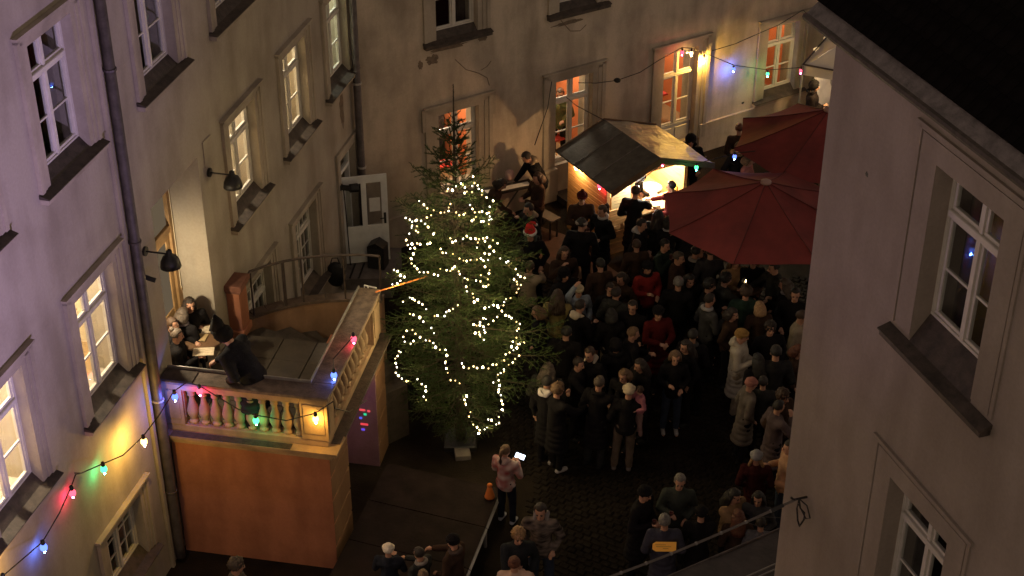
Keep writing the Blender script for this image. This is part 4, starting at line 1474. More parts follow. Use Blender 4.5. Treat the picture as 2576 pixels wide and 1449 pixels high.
# ------------------------------------------------------------------ umbrellas
def umbrella(apex, rad, label, rot0, zrim):
    o = empty('market_umbrella', (apex.x, apex.y, 0))
    tag(o, label, 'umbrella', 'large dark red market umbrellas')
    za = apex.z
    for i in range(8):
        a0_, a1_ = rot0 + 2 * math.pi * i / 8, rot0 + 2 * math.pi * (i + 1) / 8
        mb = MB()
        nr, na = 8, 6
        for r_ in range(nr + 1):
            f = r_ / nr
            for k in range(na + 1):
                g_ = k / na
                d0 = Vector((math.cos(a0_), math.sin(a0_)))
                d1 = Vector((math.cos(a1_), math.sin(a1_)))
                p = (d0 * (1 - g_) + d1 * g_) * rad * f
                sag = -.05 * math.sin(math.pi * g_) * f - .035 * math.sin(math.pi * f)
                p = p * (1 - .035 * math.sin(math.pi * g_) * f)
                z_ = za + (zrim - za) * f + sag
                mb.v.append((p.x, p.y, z_ + .030 * f * noise.noise(Vector((p.x * 1.8 + i, p.y * 1.8, 0))) + .008 * noise.noise(Vector((p.x * 6 + i, p.y * 6, 3)))))
        for r_ in range(nr):
            for k in range(na):
                q_ = r_ * (na + 1) + k
                mb.f.append((q_, q_ + na + 1, q_ + na + 2, q_ + 1))
        k0 = len(mb.v)
        mb.v += [(v[0] * .997, v[1] * .997, v[2] - .006) for v in mb.v]
        mb.f += [tuple(x + k0 for x in reversed(f)) for f in list(mb.f)]
        mb.build('canopy_panel', M_RED, o, smooth=True)
        d0 = Vector((math.cos(a0_), math.sin(a0_)))
        MB().tube([(d0.x * .05, d0.y * .05, za - .07), (d0.x * rad * .5, d0.y * rad * .5, (za + zrim) / 2 - .09), (d0.x * rad * .985, d0.y * rad * .985, zrim - .045)], .013, 5).build('rib', M_WOODD, o)
        MB().tube([(d0.x * .05, d0.y * .05, za - .7), (d0.x * rad * .5, d0.y * rad * .5, (za + zrim) / 2 - .05)], .012, 4).build('strut', M_WOODD, o)
    for i in range(8):
        a0_ = rot0 + 2 * math.pi * i / 8
        d0 = Vector((math.cos(a0_), math.sin(a0_)))
        sp_ = [(d0.x * rad * f, d0.y * rad * f, za + (zrim - za) * f - .035 * math.sin(math.pi * f) + .030 * f * noise.noise(Vector((d0.x * rad * f * 1.8 + i, d0.y * rad * f * 1.8, 0))) + .006) for f in (.04, .2, .4, .6, .8, .995)]
        MB().tube(sp_, .011, 4).build('seam', mat('seam_cloth', (.085, .012, .011), .9, .2, 6), o)
    MB().tube([(0, 0, 0), (0, 0, za)], .035, 10).build('pole', M_WOODD, o)
    MB().lathe([(.10, -.02), (.10, .02), (.05, .05), (.01, .055)], 12, (0, 0, za)).build('top_cap', mat('umbrella_cap', (.32, .2, .18), .6, .1), o, smooth=True)
    MB().bevbox(-.3, .3, -.3, .3, 0, .1, .02).build('base_plate', M_BLACK, o)
    return o


umbrella(at(1927, 458, 3.05), 1.94, 'near red market umbrella right of the stall counter, fully open with its cap in view', R(22), 2.38)
umbrella(at(2085, 276, 3.15), 1.88, 'rear red market umbrella half hidden behind the right building', R(8), 2.42)

# ------------------------------------------------------------------ white tent at the far right
tp = at(2020, 165, 2.35)
tent = empty('white_tent', (tp.x, tp.y, 0), R(-27))
tag(tent, 'white party tent lit from inside at the far right of the back wall', 'tent')
M_TENT = mat('tent_film', (.80, .76, .70), .45, .06, 2, .8, 7)
nt2 = M_TENT.node_tree
M_TENT.node_tree.nodes['Principled BSDF'].inputs['Transmission Weight'].default_value = 0.0
S3 = 2.6
def sheet(name, p00, p10, p11, p01, m, par, n=10, wav=.02, seed=0.0):
    mb = MB()
    P = [Vector(x) for x in (p00, p10, p11, p01)]
    nrm = (P[1] - P[0]).cross(P[3] - P[0]).normalized()
    for j in range(n + 1):
        for i in range(n + 1):
            a, b_ = i / n, j / n
            p = P[0] * (1 - a) * (1 - b_) + P[1] * a * (1 - b_) + P[2] * a * b_ + P[3] * (1 - a) * b_
            p = p + nrm * wav * noise.noise(p * 2.5 + Vector((seed, 0, 0)))
            mb.v.append(tuple(p))
    for j in range(n):
        for i in range(n):
            q_ = j * (n + 1) + i
            mb.f.append((q_, q_ + 1, q_ + n + 2, q_ + n + 1))
    return mb.build(name, m, par, smooth=True)


zt_, zp_ = 2.35, 3.1
sheet('roof_panel', (0, 0, zt_), (S3, 0, zt_), (S3 / 2, S3 / 2, zp_), (S3 / 2 - .01, S3 / 2, zp_), M_TENT, tent, 12, .06)
sheet('roof_panel', (0, S3, zt_), (0, 0, zt_), (S3 / 2, S3 / 2, zp_), (S3 / 2, S3 / 2 + .01, zp_), M_TENT, tent, 12, .06, 3)
sheet('roof_panel', (S3, S3, zt_), (0, S3, zt_), (S3 / 2, S3 / 2, zp_), (S3 / 2, S3 / 2 + .01, zp_), M_TENT, tent, 12, .06, 5)
sheet('side_wall', (0, S3, 0), (0, S3, zt_), (S3, S3, zt_), (S3, S3, 0), M_TENT, tent, 16, .22, 8)
sheet('side_wall', (0, 1.0, 0), (0, 1.0, zt_), (0, S3, zt_), (0, S3, 0), M_TENT, tent, 16, .2, 12)
sheet('valance', (0, 0, zt_ - .22), (S3, 0, zt_ - .22), (S3, 0, zt_), (0, 0, zt_), M_TENT, tent, 10, .05, 15)
for x_, y_ in ((0, 0), (S3, 0), (0, S3), (S3, S3)):
    MB().tube([(x_, y_, 0), (x_, y_, zt_)], .022, 6).build('tent_pole', M_ALU, tent)
for a, b_ in (((0, 0), (S3, 0)), ((0, 0), (0, S3)), ((S3, 0), (S3, S3))):
    MB().tube([(a[0], a[1], zt_ + .03), (b_[0], b_[1], zt_ + .03)], .02, 6).build('tent_frame', M_PIPE, tent)
l = lamp('POINT', 'tent_lamp', (0, 0, 0), 60, (1., .66, .28), .05)
l.parent = tent
l.location = (.6, .45, zt_ - .25)
l = lamp('POINT', 'tent_lamp_rear', (0, 0, 0), 8, (.85, .80, 1.0), .05)
l.parent = tent
l.location = (1.6, 1.5, zt_ - .1)

# ------------------------------------------------------------------ dark awning roof at the lower right
aw = empty('dark_awning', (0, 0, 0))
tag(aw, 'dark stretched awning roof at the bottom right beside the near building', 'awning')
q1, q2 = at(1640, 1468, 2.6), at(1990, 1318, 2.6)
dv = (q2 - q1).normalized()
pv = Vector((dv.y, -dv.x, 0))
aT = q1 - dv * .6
bT = q2 + dv * .3
sheet('awning_cloth', aT, bT, bT + pv * 1.7 + Vector((0, 0, -.25)), aT + pv * 1.7 + Vector((0, 0, -.25)), mat('awning_cloth', (.06, .05, .045), .5, .3, 4, .4, 12), aw, 14, .03)
MB().tube([aT, bT], .018, 6).build('front_bar', M_PIPE, aw)
for w_ in (.52, .60):
    MB().tube([aT + pv * w_ + Vector((0, 0, .0)), bT + pv * w_ + Vector((0, 0, .0))], .012, 6).build('tension_tube', M_ALU, aw)
for p in (aT, bT, aT + pv * 1.7, bT + pv * 1.7):
    MB().tube([(p.x, p.y, 0), (p.x, p.y, 2.35)], .025, 6).build('awning_post', M_ALU, aw)

# ------------------------------------------------------------------ coloured bulb strings
BCOL = {'red': ((1, .03, .10), 34), 'blue': ((.06, .16, 1.0), 40), 'green': ((.03, .95, .30), 26), 'yellow': ((1.0, .56, .10), 40), 'warm': ((1., .60, .26), 60), 'white': ((1., .93, .80), 60)}
bulb_me = {}
for c_, (rgb, s_) in BCOL.items():
    core = tuple(min(1, x * .93 + .07) for x in rgb)
    bulb_me[c_] = MB().sphere((0, 0, 0), (.048, .048, .06), 12, 9).mesh('glowing_bulb', emis('bulb_' + c_, core, 2.6 if c_ not in ('yellow', 'warm', 'white') else 6), True)
sock_me = MB().lathe([(.024, .05), (.028, .06), (.028, .11), (.012, .125)], 8).mesh('socket', M_BLACK, True)


def catenary(a, b, sag, n=10):
    return [a.lerp(b, i / n) + Vector((0, 0, -4 * sag * (i / n) * (1 - i / n))) for i in range(n + 1)]


def light_string(label, cable_pts, bulbs, group='coloured bulb strings', r=.009, scale=1.0, power=1.0):
    """cable polyline, bulbs hang on it as parts with their own little lamps"""
    o = empty('light_string', (0, 0, 0))
    tag(o, label, 'string lights', group)
    if cable_pts:
        MB().tube(cable_pts, r, 5).build('cable', M_RUBBER, o)
    for c_, p, e in bulbs:
        p = Vector(p)
        b = inst(bulb_me[c_], 'bulb', o, p, scale=(scale,) * 3)
        s = inst(sock_me, 'socket', b)
        l_ = lamp('POINT', 'bulb_light', p + Vector((0, 0, -.075 * scale)), e * power, BCOL[c_][0], .012)
        l_.parent = o
        l_.visible_camera = False if False else True
    return o


def lwp(px, py, out, zadd=0):
    """point 'out' metres in front of the left wall, on the sight line"""
    u, z = LW.on(px, py, -out)
    return LW.w(u, -out, z + zadd)


def tep(px, py, out):
    u, z = TE.on(px, py, -out)
    return TE.w(u, -out, z)


def bwp(px, py, out):
    u, z = BW.on(px, py, -out)
    return BW.w(u, -out, z)


anch = lwp(188, 1190, .02)
b1, b2, b3, b4 = lwp(110, 1377, .14), lwp(182, 1240, .12), lwp(261, 1180, .15), lwp(362, 1111, .36)
b5 = tep(440, 998, .28)
b0 = lwp(10, 1462, .3)
cabA = [lwp(-60, 1560, .3), b0 + Vector((0, 0, .08)), b1 + Vector((0, 0, .09)), lwp(150, 1290, .26), b2 + Vector((0, 0, .10)), lwp(190, 1194, .22), lwp(205, 1190, .22), b3 + Vector((0, 0, .09)), lwp(310, 1145, .3), b4 + Vector((0, 0, .09)), lwp(400, 1045, .45), b5 + Vector((0, 0, .10)), TE.w(.42, -.04, 3.30)]
light_string('string of coloured bulbs climbing along the purple lit wall up to the terrace balustrade', cabA,
             [('yellow', b0, 26), ('blue', b1, 4), ('red', b2, 3.6), ('green', b3, 3.4), ('yellow', b4, 40), ('blue', b5, 12)])
MB().tube([anch, lwp(205, 1190, .22)], .007, 5).build('support_wire', M_RUBBER, bpy.data.objects['light_string'])
t1, t2, t3 = tep(502, 984, .14), tep(644, 1058, .14), tep(794, 1054, .16)
r1 = TE.w(TW - .22, .42, 3.42)
r1 = at(840, 944, 3.40)
r2 = at(889.6, 852.8, 3.42)
cabB = [TE.w(.42, -.04, 3.30), t1 + Vector((0, 0, .10)), tep(600, 1030, .12), t2 + Vector((0, 0, .10)), tep(720, 1058, .12), t3 + Vector((0, 0, .10)), tep(838, 1010, .14), TE.w(TW + .06, .2, 2.95), TE.w(TW + .08, .8, 2.45), TE.w(TW + .12, 1.6, 2.1)]
light_string('string of coloured bulbs draped along the front of the balustrade', cabB, [('red', t1, 5.5), ('green', t2, 2.6), ('yellow', t3, 14)])
light_string('red and blue bulbs lying on the side rail of the balustrade', [r1 + Vector((0, 0, .05)), TE.w(TW - .14, .9, 3.32), r2 + Vector((0, 0, .05))], [('blue', r1, 2.0), ('red', r2, 2.6)])
w1, w2, w3, w4, w5 = bwp(1716, 132, .3), bwp(1739, 134, .3), bwp(1771, 148, .13), bwp(1845, 174, .22), bwp(1931, 186, .42)
w6 = at(2015, 178, 2.22)
hub = bwp(1553, 202, .5)
cabC = [bwp(1455, 208, .35), bwp(1500, 209, .45), hub, bwp(1610, 182, .5), bwp(1660, 150, .4), w1 + Vector((0, 0, .12)), w2 + Vector((0, 0, .12)), w3 + Vector((0, 0, .14)), w4 + Vector((0, 0, .10)), w5 + Vector((0, 0, .10)), w6 + Vector((0, 0, .08))]
light_string('string of coloured bulbs along the back wall from the lit door to the tent', cabC,
             [('red', w1, 2.2), ('warm', w2, 2.4), ('yellow', w3, 80), ('blue', w4, 12), ('green', w5, 3), ('red', w6, 3)], scale=.85)
MB().sphere(hub, (.08, .08, .05), 8, 6).build('cable_joint', M_RUBBER, bpy.data.objects['light_string.003'])
light_string('unlit thin cable from the umbrella side up to the window lintel', [bwp(1790, 128, .1), bwp(1850, 110, .3), bwp(1900, 88, .35), bwp(1960, 62, .3), bwp(2020, 25, .1), bwp(2060, 62, .3), bwp(2085, 85, .4)], [], group='dark cables on the back wall')
light_string('unlit cable hanging from the french window down to the stall ridge', [bwp(1425, 245, .35), bwp(1450, 266, .6), at(1521, 303, 2.36)], [], group='dark cables on the back wall')
light_string('unlit cable running from the french window lintel down toward the musicians', [bwp(1388, 205, .15), bwp(1378, 270, .3), bwp(1345, 365, .4)], [], group='dark cables on the back wall')
s1 = ST.w(-.17, 1.45, 1.93)
s1 = ST.w(-.13, .98, 1.72)
s2, s3 = ST.w(-.12, .10, 1.68), ST.w(.52, -.30, 1.66)
s4, s5, s6 = at(1667, 410, 2.12), at(1752, 421, 2.1), at(1848, 394, 2.3)
light_string('warm and red bulbs under the left eave of the market stall', [s1 + Vector((0, 0, .10)), s2 + Vector((0, 0, .10))], [('warm', s1, 34), ('red', s2, 3)])
light_string('bulbs from the stall front past the gable to the umbrellas', [s3 + Vector((0, 0, .10)), ST.w(.89, -.56, 2.20), s4 + Vector((0, 0, .08)), s5 + Vector((0, 0, .08)), s6 + Vector((0, 0, .08)), at(1900, 380, 2.5)],
             [('white', s3, 24), ('red', s4, 2.2), ('green', s5, 1.6), ('blue', s6, 2.0)], scale=.85)
# long unlit hose string in the foreground
hz = RW.w(hk[0], -.14, hk[1])
fr0 = at(1500, 1449, 4.45)
far0 = fr0 + (fr0 - hz) * .5
hp2 = catenary(hz, far0, .10, 24)
o = light_string('unlit hose of clear lamps stretched from the wall hook across the bottom right corner', None, [], group='unlit cables')
MB().tube(hp2, .016, 6).build('cable', mat('hose_grey', (.10, .085, .075), .45, .2, 6), o)
cl_me = MB().lathe([(.028, -.02), (.032, 0), (.028, .02)], 8).mesh('lamp_clip', mat('clip_pale', (.20, .19, .18), .5, .1), True)
for k in range(2, 24, 2):
    inst(cl_me, 'lamp_clip', o, hp2[k], (R(90), 0, math.atan2(dv.y, dv.x) + R(90)), scale=(.7, .7, .7))
MB().tube([hp2[1], hp2[2]], .024, 6).build('end_grip', M_BLACK, o)
MB().tube([bT + Vector((-.1, -.05, 0)), hp2[3]], .004, 4).tube([at(1925, 1330, 2.6), hp2[4]], .004, 4).tube([bT + pv * .5, at(1900, 1300, 3.0)], .004, 4).build('stay_wire', M_RUBBER, o)

# ------------------------------------------------------------------ people
def remesh(mb, vox, name, m=None, smooth=4):
    me = mb.mesh('tmp')
    o = bpy.data.objects.new('tmp', me)
    COL.objects.link(o)
    md = o.modifiers.new('r', 'REMESH')
    md.mode = 'VOXEL'
    md.voxel_size = vox
    md.adaptivity = 0.0
    if smooth:
        s = o.modifiers.new('s', 'SMOOTH')
        s.iterations = smooth
        s.factor = .5
    dg = bpy.context.evaluated_depsgraph_get()
    out = bpy.data.meshes.new_from_object(o.evaluated_get(dg))
    bpy.data.objects.remove(o)
    out.name = name
    out.materials.clear()
    if m:
        out.materials.append(m)
    out.shade_smooth()
    return out


M_SKIN = mat('skin', (.46, .25, .17), .55, .08, 8)
M_EYE = mat('eye_dark', (.02, .012, .01), .4, .1)
M_LIP = mat('lip', (.30, .08, .07), .5, .1)


def V(*a):
    return Vector(a)


POSES = {
    'pockets': dict(a=[(V(-.185, 0, 1.41), V(-.27, .07, 1.14), V(-.19, -.08, .98)), (V(.185, 0, 1.41), V(.27, .07, 1.14), V(.19, -.08, .98))]),
    'cup': dict(a=[(V(-.185, 0, 1.41), V(-.27, -.01, 1.13), V(-.11, -.25, 1.22)), (V(.185, 0, 1.41), V(.27, .05, 1.13), V(.14, -.17, 1.08))]),
    'drink': dict(a=[(V(-.185, 0, 1.41), V(-.28, -.16, 1.20), V(-.09, -.22, 1.44)), (V(.185, 0, 1.41), V(.26, .06, 1.14), V(.2, -.06, .93))]),
    'phone': dict(a=[(V(-.185, 0, 1.41), V(-.25, -.06, 1.13), V(-.06, -.32, 1.20)), (V(.185, 0, 1.41), V(.25, -.06, 1.13), V(.06, -.32, 1.18))]),
    'side': dict(a=[(V(-.185, 0, 1.41), V(-.25, .03, 1.13), V(-.25, -.05, .88)), (V(.185, 0, 1.41), V(.25, .03, 1.13), V(.25, -.05, .88))]),
    'reach': dict(a=[(V(-.185, 0, 1.41), V(-.22, -.24, 1.24), V(-.12, -.48, 1.20)), (V(.185, 0, 1.41), V(.27, .03, 1.13), V(.18, -.17, 1.06))]),
    'raise': dict(a=[(V(-.185, 0, 1.41), V(-.27, -.12, 1.62), V(-.12, -.14, 1.83)), (V(.185, 0, 1.41), V(.27, .05, 1.14), V(.19, -.1, .98))]),
}


def head_mb(c, mb):
    mb.sphere(c + V(0, .012, .02), (.076, .094, .098), 16, 12)
    mb.sphere(c + V(0, -.03, -.035), (.058, .062, .078), 14, 10)
    mb.sphere(c + V(0, -.058, -.092), (.030, .028, .024), 10, 8)
    mb.cap(c + V(0, -.090, .02), .010, c + V(0, -.108, -.028), .016, 8)
    for s in (-1, 1):
        mb.sphere(c + V(.078 * s, .012, -.01), (.013, .022, .032), 8, 6)


def hand_mb(mb, w, fdir, side, curl):
    """palm, four unequal fingers with a knuckle bend and a thumb leaving the side"""
    f = fdir.normalized()
    s = f.cross(V(0, 0, 1))
    s = s.normalized() if s.length > .1 else V(side, 0, 0)
    dn = s.cross(f).normalized()
    if dn.z > 0:
        dn = -dn
    pc = w + f * .045
    mb.cap(w + f * .012, .027, pc + f * .03, .030, 8)
    mb.cap(pc + s * .016, .022, pc - s * .016, .022, 8)
    for i, (off, ln_) in enumerate(((-.028, .060), (-.009, .070), (.010, .066), (.028, .052))):
        b = pc + f * .034 + s * off
        k = b + (f * (1 - curl * .4) + dn * curl * .5).normalized() * ln_ * .55
        e = k + (f * (1 - curl) + dn * curl).normalized() * ln_ * .5
        mb.cap(b, .0105, k, .0100, 6)
        mb.cap(k, .0100, e, .0088, 6)
    tb_ = pc - f * .015 + s * side * -.024
    tk = tb_ + (f * .6 - s * side * .7).normalized() * .035
    mb.cap(tb_, .0125, tk, .0115, 6)
    mb.cap(tk, .0115, tk + (f * .9 + dn * .3).normalized() * .028, .0095, 6)


def bend_pts(p, lean, zc=.98):
    """rotate about the hip axis for people who lean forward"""
    if lean == 0 or p.z < zc:
        return p
    r = Matrix.Rotation(-lean if False else lean, 3, 'X')
    return V(0, .02, zc) + r @ (p - V(0, .02, zc))


HC = V(0, -.02, 1.635)
LEG = [(V(-.09, 0, .93), V(-.11, -.015, .50), V(-.115, .03, .09)), (V(.09, 0, .93), V(.115, -.015, .50), V(.13, .02, .09))]
SITLEG = [(V(-.09, .05, .48), V(-.13, -.38, .50), V(-.12, -.40, .09)), (V(.09, .05, .48), V(.14, -.38, .50), V(.13, -.42, .09))]


def make_pose(pose, lean=0.0, sit=False, headtilt=R(12)):
    P = POSES[pose]['a']
    dz = V(0, 0, -.45) if sit else V(0, 0, 0)
    T = lambda p: bend_pts(p, lean) + dz
    b = MB()
    hm = MB()
    head_mb(V(0, 0, 0), hm)
    HR = Matrix.Rotation(headtilt + lean, 3, 'X')
    hc = T(HC)
    base = T(V(0, .0, 1.50))
    for v in hm.v:
        pass
    b.add([hc + HR @ Vector(v) for v in hm.v], hm.f)
    b.cap(T(V(0, .015, 1.42)), .058, hc + HR @ V(0, .02, -.06), .052, 10)
    b.cap(T(V(0, .01, 1.36)), .12, T(V(0, .01, 1.12)), .115, 12)
    b.cap(T(V(-.09, .01, 1.36)), .095, T(V(.09, .01, 1.36)), .095, 12)
    b.cap(T(V(-.14, .0, 1.41)), .062, T(V(.14, .0, 1.41)), .062, 10)
    b.cap(T(V(0, .01, 1.12)), .115, V(0, .01, .97) + dz, .125, 12)
    b.cap(V(-.06, .01, .95) + dz, .11, V(.06, .01, .95) + dz, .11, 12)
    for i, (sh, el, wr) in enumerate(P):
        sh, el, wr = T(sh), T(el), T(wr)
        b.cap(sh, .052, el, .040, 8)
        b.cap(el, .040, wr, .027, 8)
        side = -1 if i == 0 else 1
        hand_mb(b, wr, (wr - el), side, .75 if pose in ('cup', 'drink', 'phone', 'reach', 'raise') else .35)
    legs = SITLEG if sit else LEG
    for hp_, kn, an in legs:
        b.cap(hp_, .085, kn, .056, 10)
        b.cap(kn, .056, an, .036, 8)
        b.cap(an + V(0, .01, -.045), .034, an + V(0, -.15, -.06), .028, 8)
    body = remesh(b, .0125, 'body', M_SKIN, 2)
    out = dict(body=body, hc=hc, HR=HR, wr=[T(x[2]) for x in P], el=[T(x[1]) for x in P])
    # jacket
    for kind in ('jacket', 'coat'):
        j = MB()
        j.cap(T(V(0, .01, 1.35)), .150, T(V(0, .01, 1.12)), .150, 14)
        j.cap(T(V(-.11, .01, 1.355)), .115, T(V(.11, .01, 1.355)), .115, 12)
        j.cap(T(V(-.15, .0, 1.405)), .078, T(V(.15, .0, 1.405)), .078, 10)
        j.cap(T(V(0, .01, 1.12)), .150, V(0, .01, .93) + dz, .165, 14)
        j.cap(V(-.07, .01, .93) + dz, .125, V(.07, .01, .93) + dz, .125, 12)
        j.cap(T(V(-.055, .01, 1.455)), .042, T(V(.055, .01, 1.455)), .042, 10)
        j.cap(T(V(-.04, .05, 1.47)), .045, T(V(.04, .05, 1.47)), .045, 10)
        for i, (sh, el, wr) in enumerate(P):
            sh, el, wr = T(sh), T(el), T(wr)
            j.cap(sh, .078, el, .066, 10)
            d_ = wr - el
            j.cap(el, .066, el + d_ * .90, .050, 10)
            m1 = sh.lerp(el, .6)
            j.sphere(m1 + V(0, .01, 0), .074, 10, 8)
        if kind == 'coat' and not sit:
            for k in range(5):
                z_ = .93 - k * .11
                j.sphere(V(0, .012, z_), (.185 + .012 * k, .155 + .012 * k, .10), 16, 8)
        if kind == 'jacket' and not sit:
            j.sphere(V(0, .012, .86), (.178, .150, .09), 16, 8)
        if kind == 'coat' and sit:
            continue
        me = remesh(j, .019, kind, None, 3)
        for v in me.vertices:
            n_ = noise.noise(v.co * 9) * .008 + noise.noise(Vector((v.co.x * 5, v.co.y * 5, v.co.z * 22))) * .006
            v.co += v.normal * n_
        out[kind] = me
    if 'coat' not in out:
        out['coat'] = out['jacket']
    return out


def trousers(sit):
    j = MB()
    for hp_, kn, an in (SITLEG if sit else LEG):
        j.cap(hp_, .104, kn, .074, 10)
        j.cap(kn, .074, an + V(0, 0, .02), .062, 10)
    z_ = .50 if sit else .95
    j.cap(V(-.06, .015, z_), .120, V(.06, .015, z_), .120, 12)
    me = remesh(j, .018, 'trousers', None, 3)
    for v in me.vertices:
        v.co += v.normal * noise.noise(v.co * 11) * .009
    return me


def shoe(sit, k):
    hp_, kn, an = (SITLEG if sit else LEG)[k]
    j = MB()
    a = V(an.x, an.y, .05)
    j.cap(a + V(0, .03, 0), .046, a + V(0, -.13, -.008), .042, 10)
    j.cap(a + V(0, .01, .05), .042, a, .045, 10)
    me = remesh(j, .014, 'shoe', None, 2)
    for v in me.vertices:
        v.co.z = max(v.co.z, .002)
    return me


def shell(rx, ry, rz, face=True, seed=0, rough=.004, back=0.0, low=-.35, n=26, freq=30):
    """skull cap that leaves the face free"""
    b = MB()
    b.sphere((0, 0, 0), 1.0, n, 18)
    vs = []
    for v in b.v:
        p = Vector(v)
        k = 1.0
        if face and p.y < -.25 and p.z < .52:
            k = .80
        if p.z < low and p.y > -.4:
            k *= 1 - .5 * (low - p.z)
        q = V(p.x * rx, p.y * ry + back * max(0, p.y), p.z * rz) * k
        q += p * rough * noise.noise(p * freq / 6 + V(seed, 0, 0)) * 3
        vs.append(q + V(0, .014, .022))
    b.v = [tuple(v) for v in vs]
    return b


HAIR = {}
HAIR['short'] = shell(.088, .106, .108).mesh('hair', None, True)
HAIR['curly'] = shell(.102, .118, .122, seed=4, rough=.012, freq=60, n=40).mesh('hair', None, True)
hb = shell(.092, .110, .110, low=-.7)
def longhair(seed, wide, length, wavy):
    b = shell(.093, .110, .110, low=-.9)
    r2 = random.Random(seed)
    for i in range(17):
        a = R(-20 + 220 * i / 16)
        x0_, y0_ = .082 * math.cos(a), .030 + .085 * math.sin(a)
        pts = [V(x0_ * .9, y0_ * .9, .04)]
        for k in range(1, 6):
            f = k / 5
            pts.append(V(x0_ * (1 + wide * f) + wavy * math.sin(k * 2 + i), y0_ * (1 + .25 * f) + .03 * f + wavy * math.cos(k * 2.3 + i), .04 - length * f))
        b.tube(pts, [.026, .030, .032, .032, .028, .010], 6)
    return b.mesh('hair', None, True)


HAIR['long'] = longhair(1, .35, .34, .004)
HAIR['wavy'] = longhair(2, .75, .36, .012)
HAIR['bob'] = longhair(3, .25, .17, .004)
pt_ = shell(.090, .108, .108)
pt_.tube([(0, .10, .07), (0, .16, .06), (0, .18, -.02), (0, .165, -.14), (0, .15, -.22)], [.02, .034, .036, .03, .008], 8)
HAIR['ponytail'] = pt_.mesh('hair', None, True)
bn = shell(.090, .108, .108)
bn.sphere((0, .10, .10), .045, 10, 8)
HAIR['bun'] = bn.mesh('hair', None, True)
br = shell(.090, .108, .108)
for s_ in (-1, 1):
    br.tube([(.07 * s_, .03, -.04), (.10 * s_, .02, -.12), (.12 * s_, -.02, -.22), (.12 * s_, -.05, -.30)], [.03, .03, .026, .01], 8)
HAIR['braids'] = br.mesh('hair', None, True)

HAT = {}
bb = shell(.096, .113, .116, low=-.25, rough=.002)
bb.lathe([(.098, 0), (.108, .005), (.108, .045), (.098, .05)], 20, (0, .010, .03))
HAT['beanie'] = bb.mesh('beanie', None, True)
pm = shell(.096, .113, .120, low=-.25)
pm.lathe([(.098, 0), (.108, .005), (.108, .045), (.098, .05)], 20, (0, .010, .03))
pm.sphere((0, .02, .165), .036, 10, 8)
HAT['bobble'] = pm.mesh('bobble_hat', None, True)
san = MB()
san.lathe([(.104, .05), (.10, .09), (.085, .14), (.065, .20), (.05, .23)], 18, (0, .012, 0))
san.tube([(0, .012, .22), (.03, .05, .235), (.08, .08, .21), (.10, .09, .16)], [.05, .036, .024, .016], 10)
HAT['santa'] = san.mesh('santa_hat', None, True)
sb_ = MB()
sb_.lathe([(.100, 0), (.118, .004), (.124, .03), (.118, .058), (.100, .06)], 20, (0, .010, .015))
sb_.sphere((.105, .095, .15), .03, 10, 8)
SANTABAND = sb_.mesh('fur_band', None, True)
hd = shell(.115, .130, .135, low=-.95, rough=.003)
hd.tube([(-.09, -.03, -.08), (-.10, .06, -.13), (0, .12, -.15), (.10, .06, -.13), (.09, -.03, -.08)], .04, 8)
HAT['hood'] = hd.mesh('hood', None, True)
pk = shell(.112, .128, .13, low=-.95)
pk.tube([(0, .03, .12), (0, .10, .20), (0, .15, .30)], [.09, .06, .01], 10)
pk.tube([(.0, -.06, .11), (-.06, -.05, .17), (-.09, -.04, .23)], [.05, .03, .006], 8)
HAT['pointed'] = pk.mesh('pointed_hood', None, True)
hb_ = MB()
hb_.lathe([(.096, 0), (.106, .008), (.106, .045), (.096, .055)], 20, (0, .010, -.005))
HAT['headband'] = hb_.mesh('headband', None, True)
sc_ = MB()
for k in range(16):
    a = 2 * math.pi * k / 16
    a2 = 2 * math.pi * (k + 1) / 16
    sc_.cap(V(.085 * math.cos(a), .02 + .085 * math.sin(a), -.155), .036, V(.085 * math.cos(a2), .02 + .085 * math.sin(a2), -.155), .036, 8)
SCARF = remesh(sc_, .012, 'scarf', None, 3)
hc_ = MB()
hc_.cap(V(-.07, .08, -.14), .05, V(.07, .08, -.14), .05, 10)
hc_.cap(V(-.07, .08, -.14), .045, V(-.085, -.02, -.17), .03, 10)
hc_.cap(V(.07, .08, -.14), .045, V(.085, -.02, -.17), .03, 10)
hc_.cap(V(-.05, .11, -.18), .05, V(.05, .11, -.18), .05, 10)
DOWNHOOD = remesh(hc_, .012, 'hood_down', None, 3)
pkm = MB()
pkm.bevbox(-.15, .15, .13, .29, 1.02, 1.46, .05)
BACKPACK = pkm.mesh('backpack', None, True)
EYE = MB().sphere((0, 0, 0), (.013, .008, .007), 8, 6).mesh('eye', M_EYE, True)
MOUTH = MB().sphere((0, 0, 0), (.020, .008, .006), 8, 6).mesh('mouth', M_LIP, True)
BROW = MB().bevbox(-.017, .017, -.005, .005, -.003, .003, .002).mesh('eyebrow', M_EYE)
CUP = MB().lathe([(.028, 0), (.036, .09), (.037, .092), (.033, .09), (.026, .01)], 10).mesh('mug_wall', mat('mug_glaze', (.12, .05, .04), .35, .2), True)
GLASSES = MB().tube([(-.045, -.10, .012), (.045, -.10, .012)], .003, 4).mesh('glasses', M_EYE)

PM = {}
def posed(key):
    if key not in PM:
        p, lean, sit = key
        PM[key] = make_pose(p, R(lean), sit)
    return PM[key]


TR = {False: trousers(False), True: trousers(True)}
SHO = {f: (shoe(f, 0), shoe(f, 1)) for f in (False, True)}
HC_COL = {'black': (.009, .007, .006), 'dark': (.018, .011, .008), 'brown': (.045, .024, .013), 'light': (.12, .068, .034), 'blond': (.30, .18, .085), 'red': (.11, .035, .016), 'grey': (.14, .13, .12), 'ash': (.07, .052, .04)}
CCOL = {}


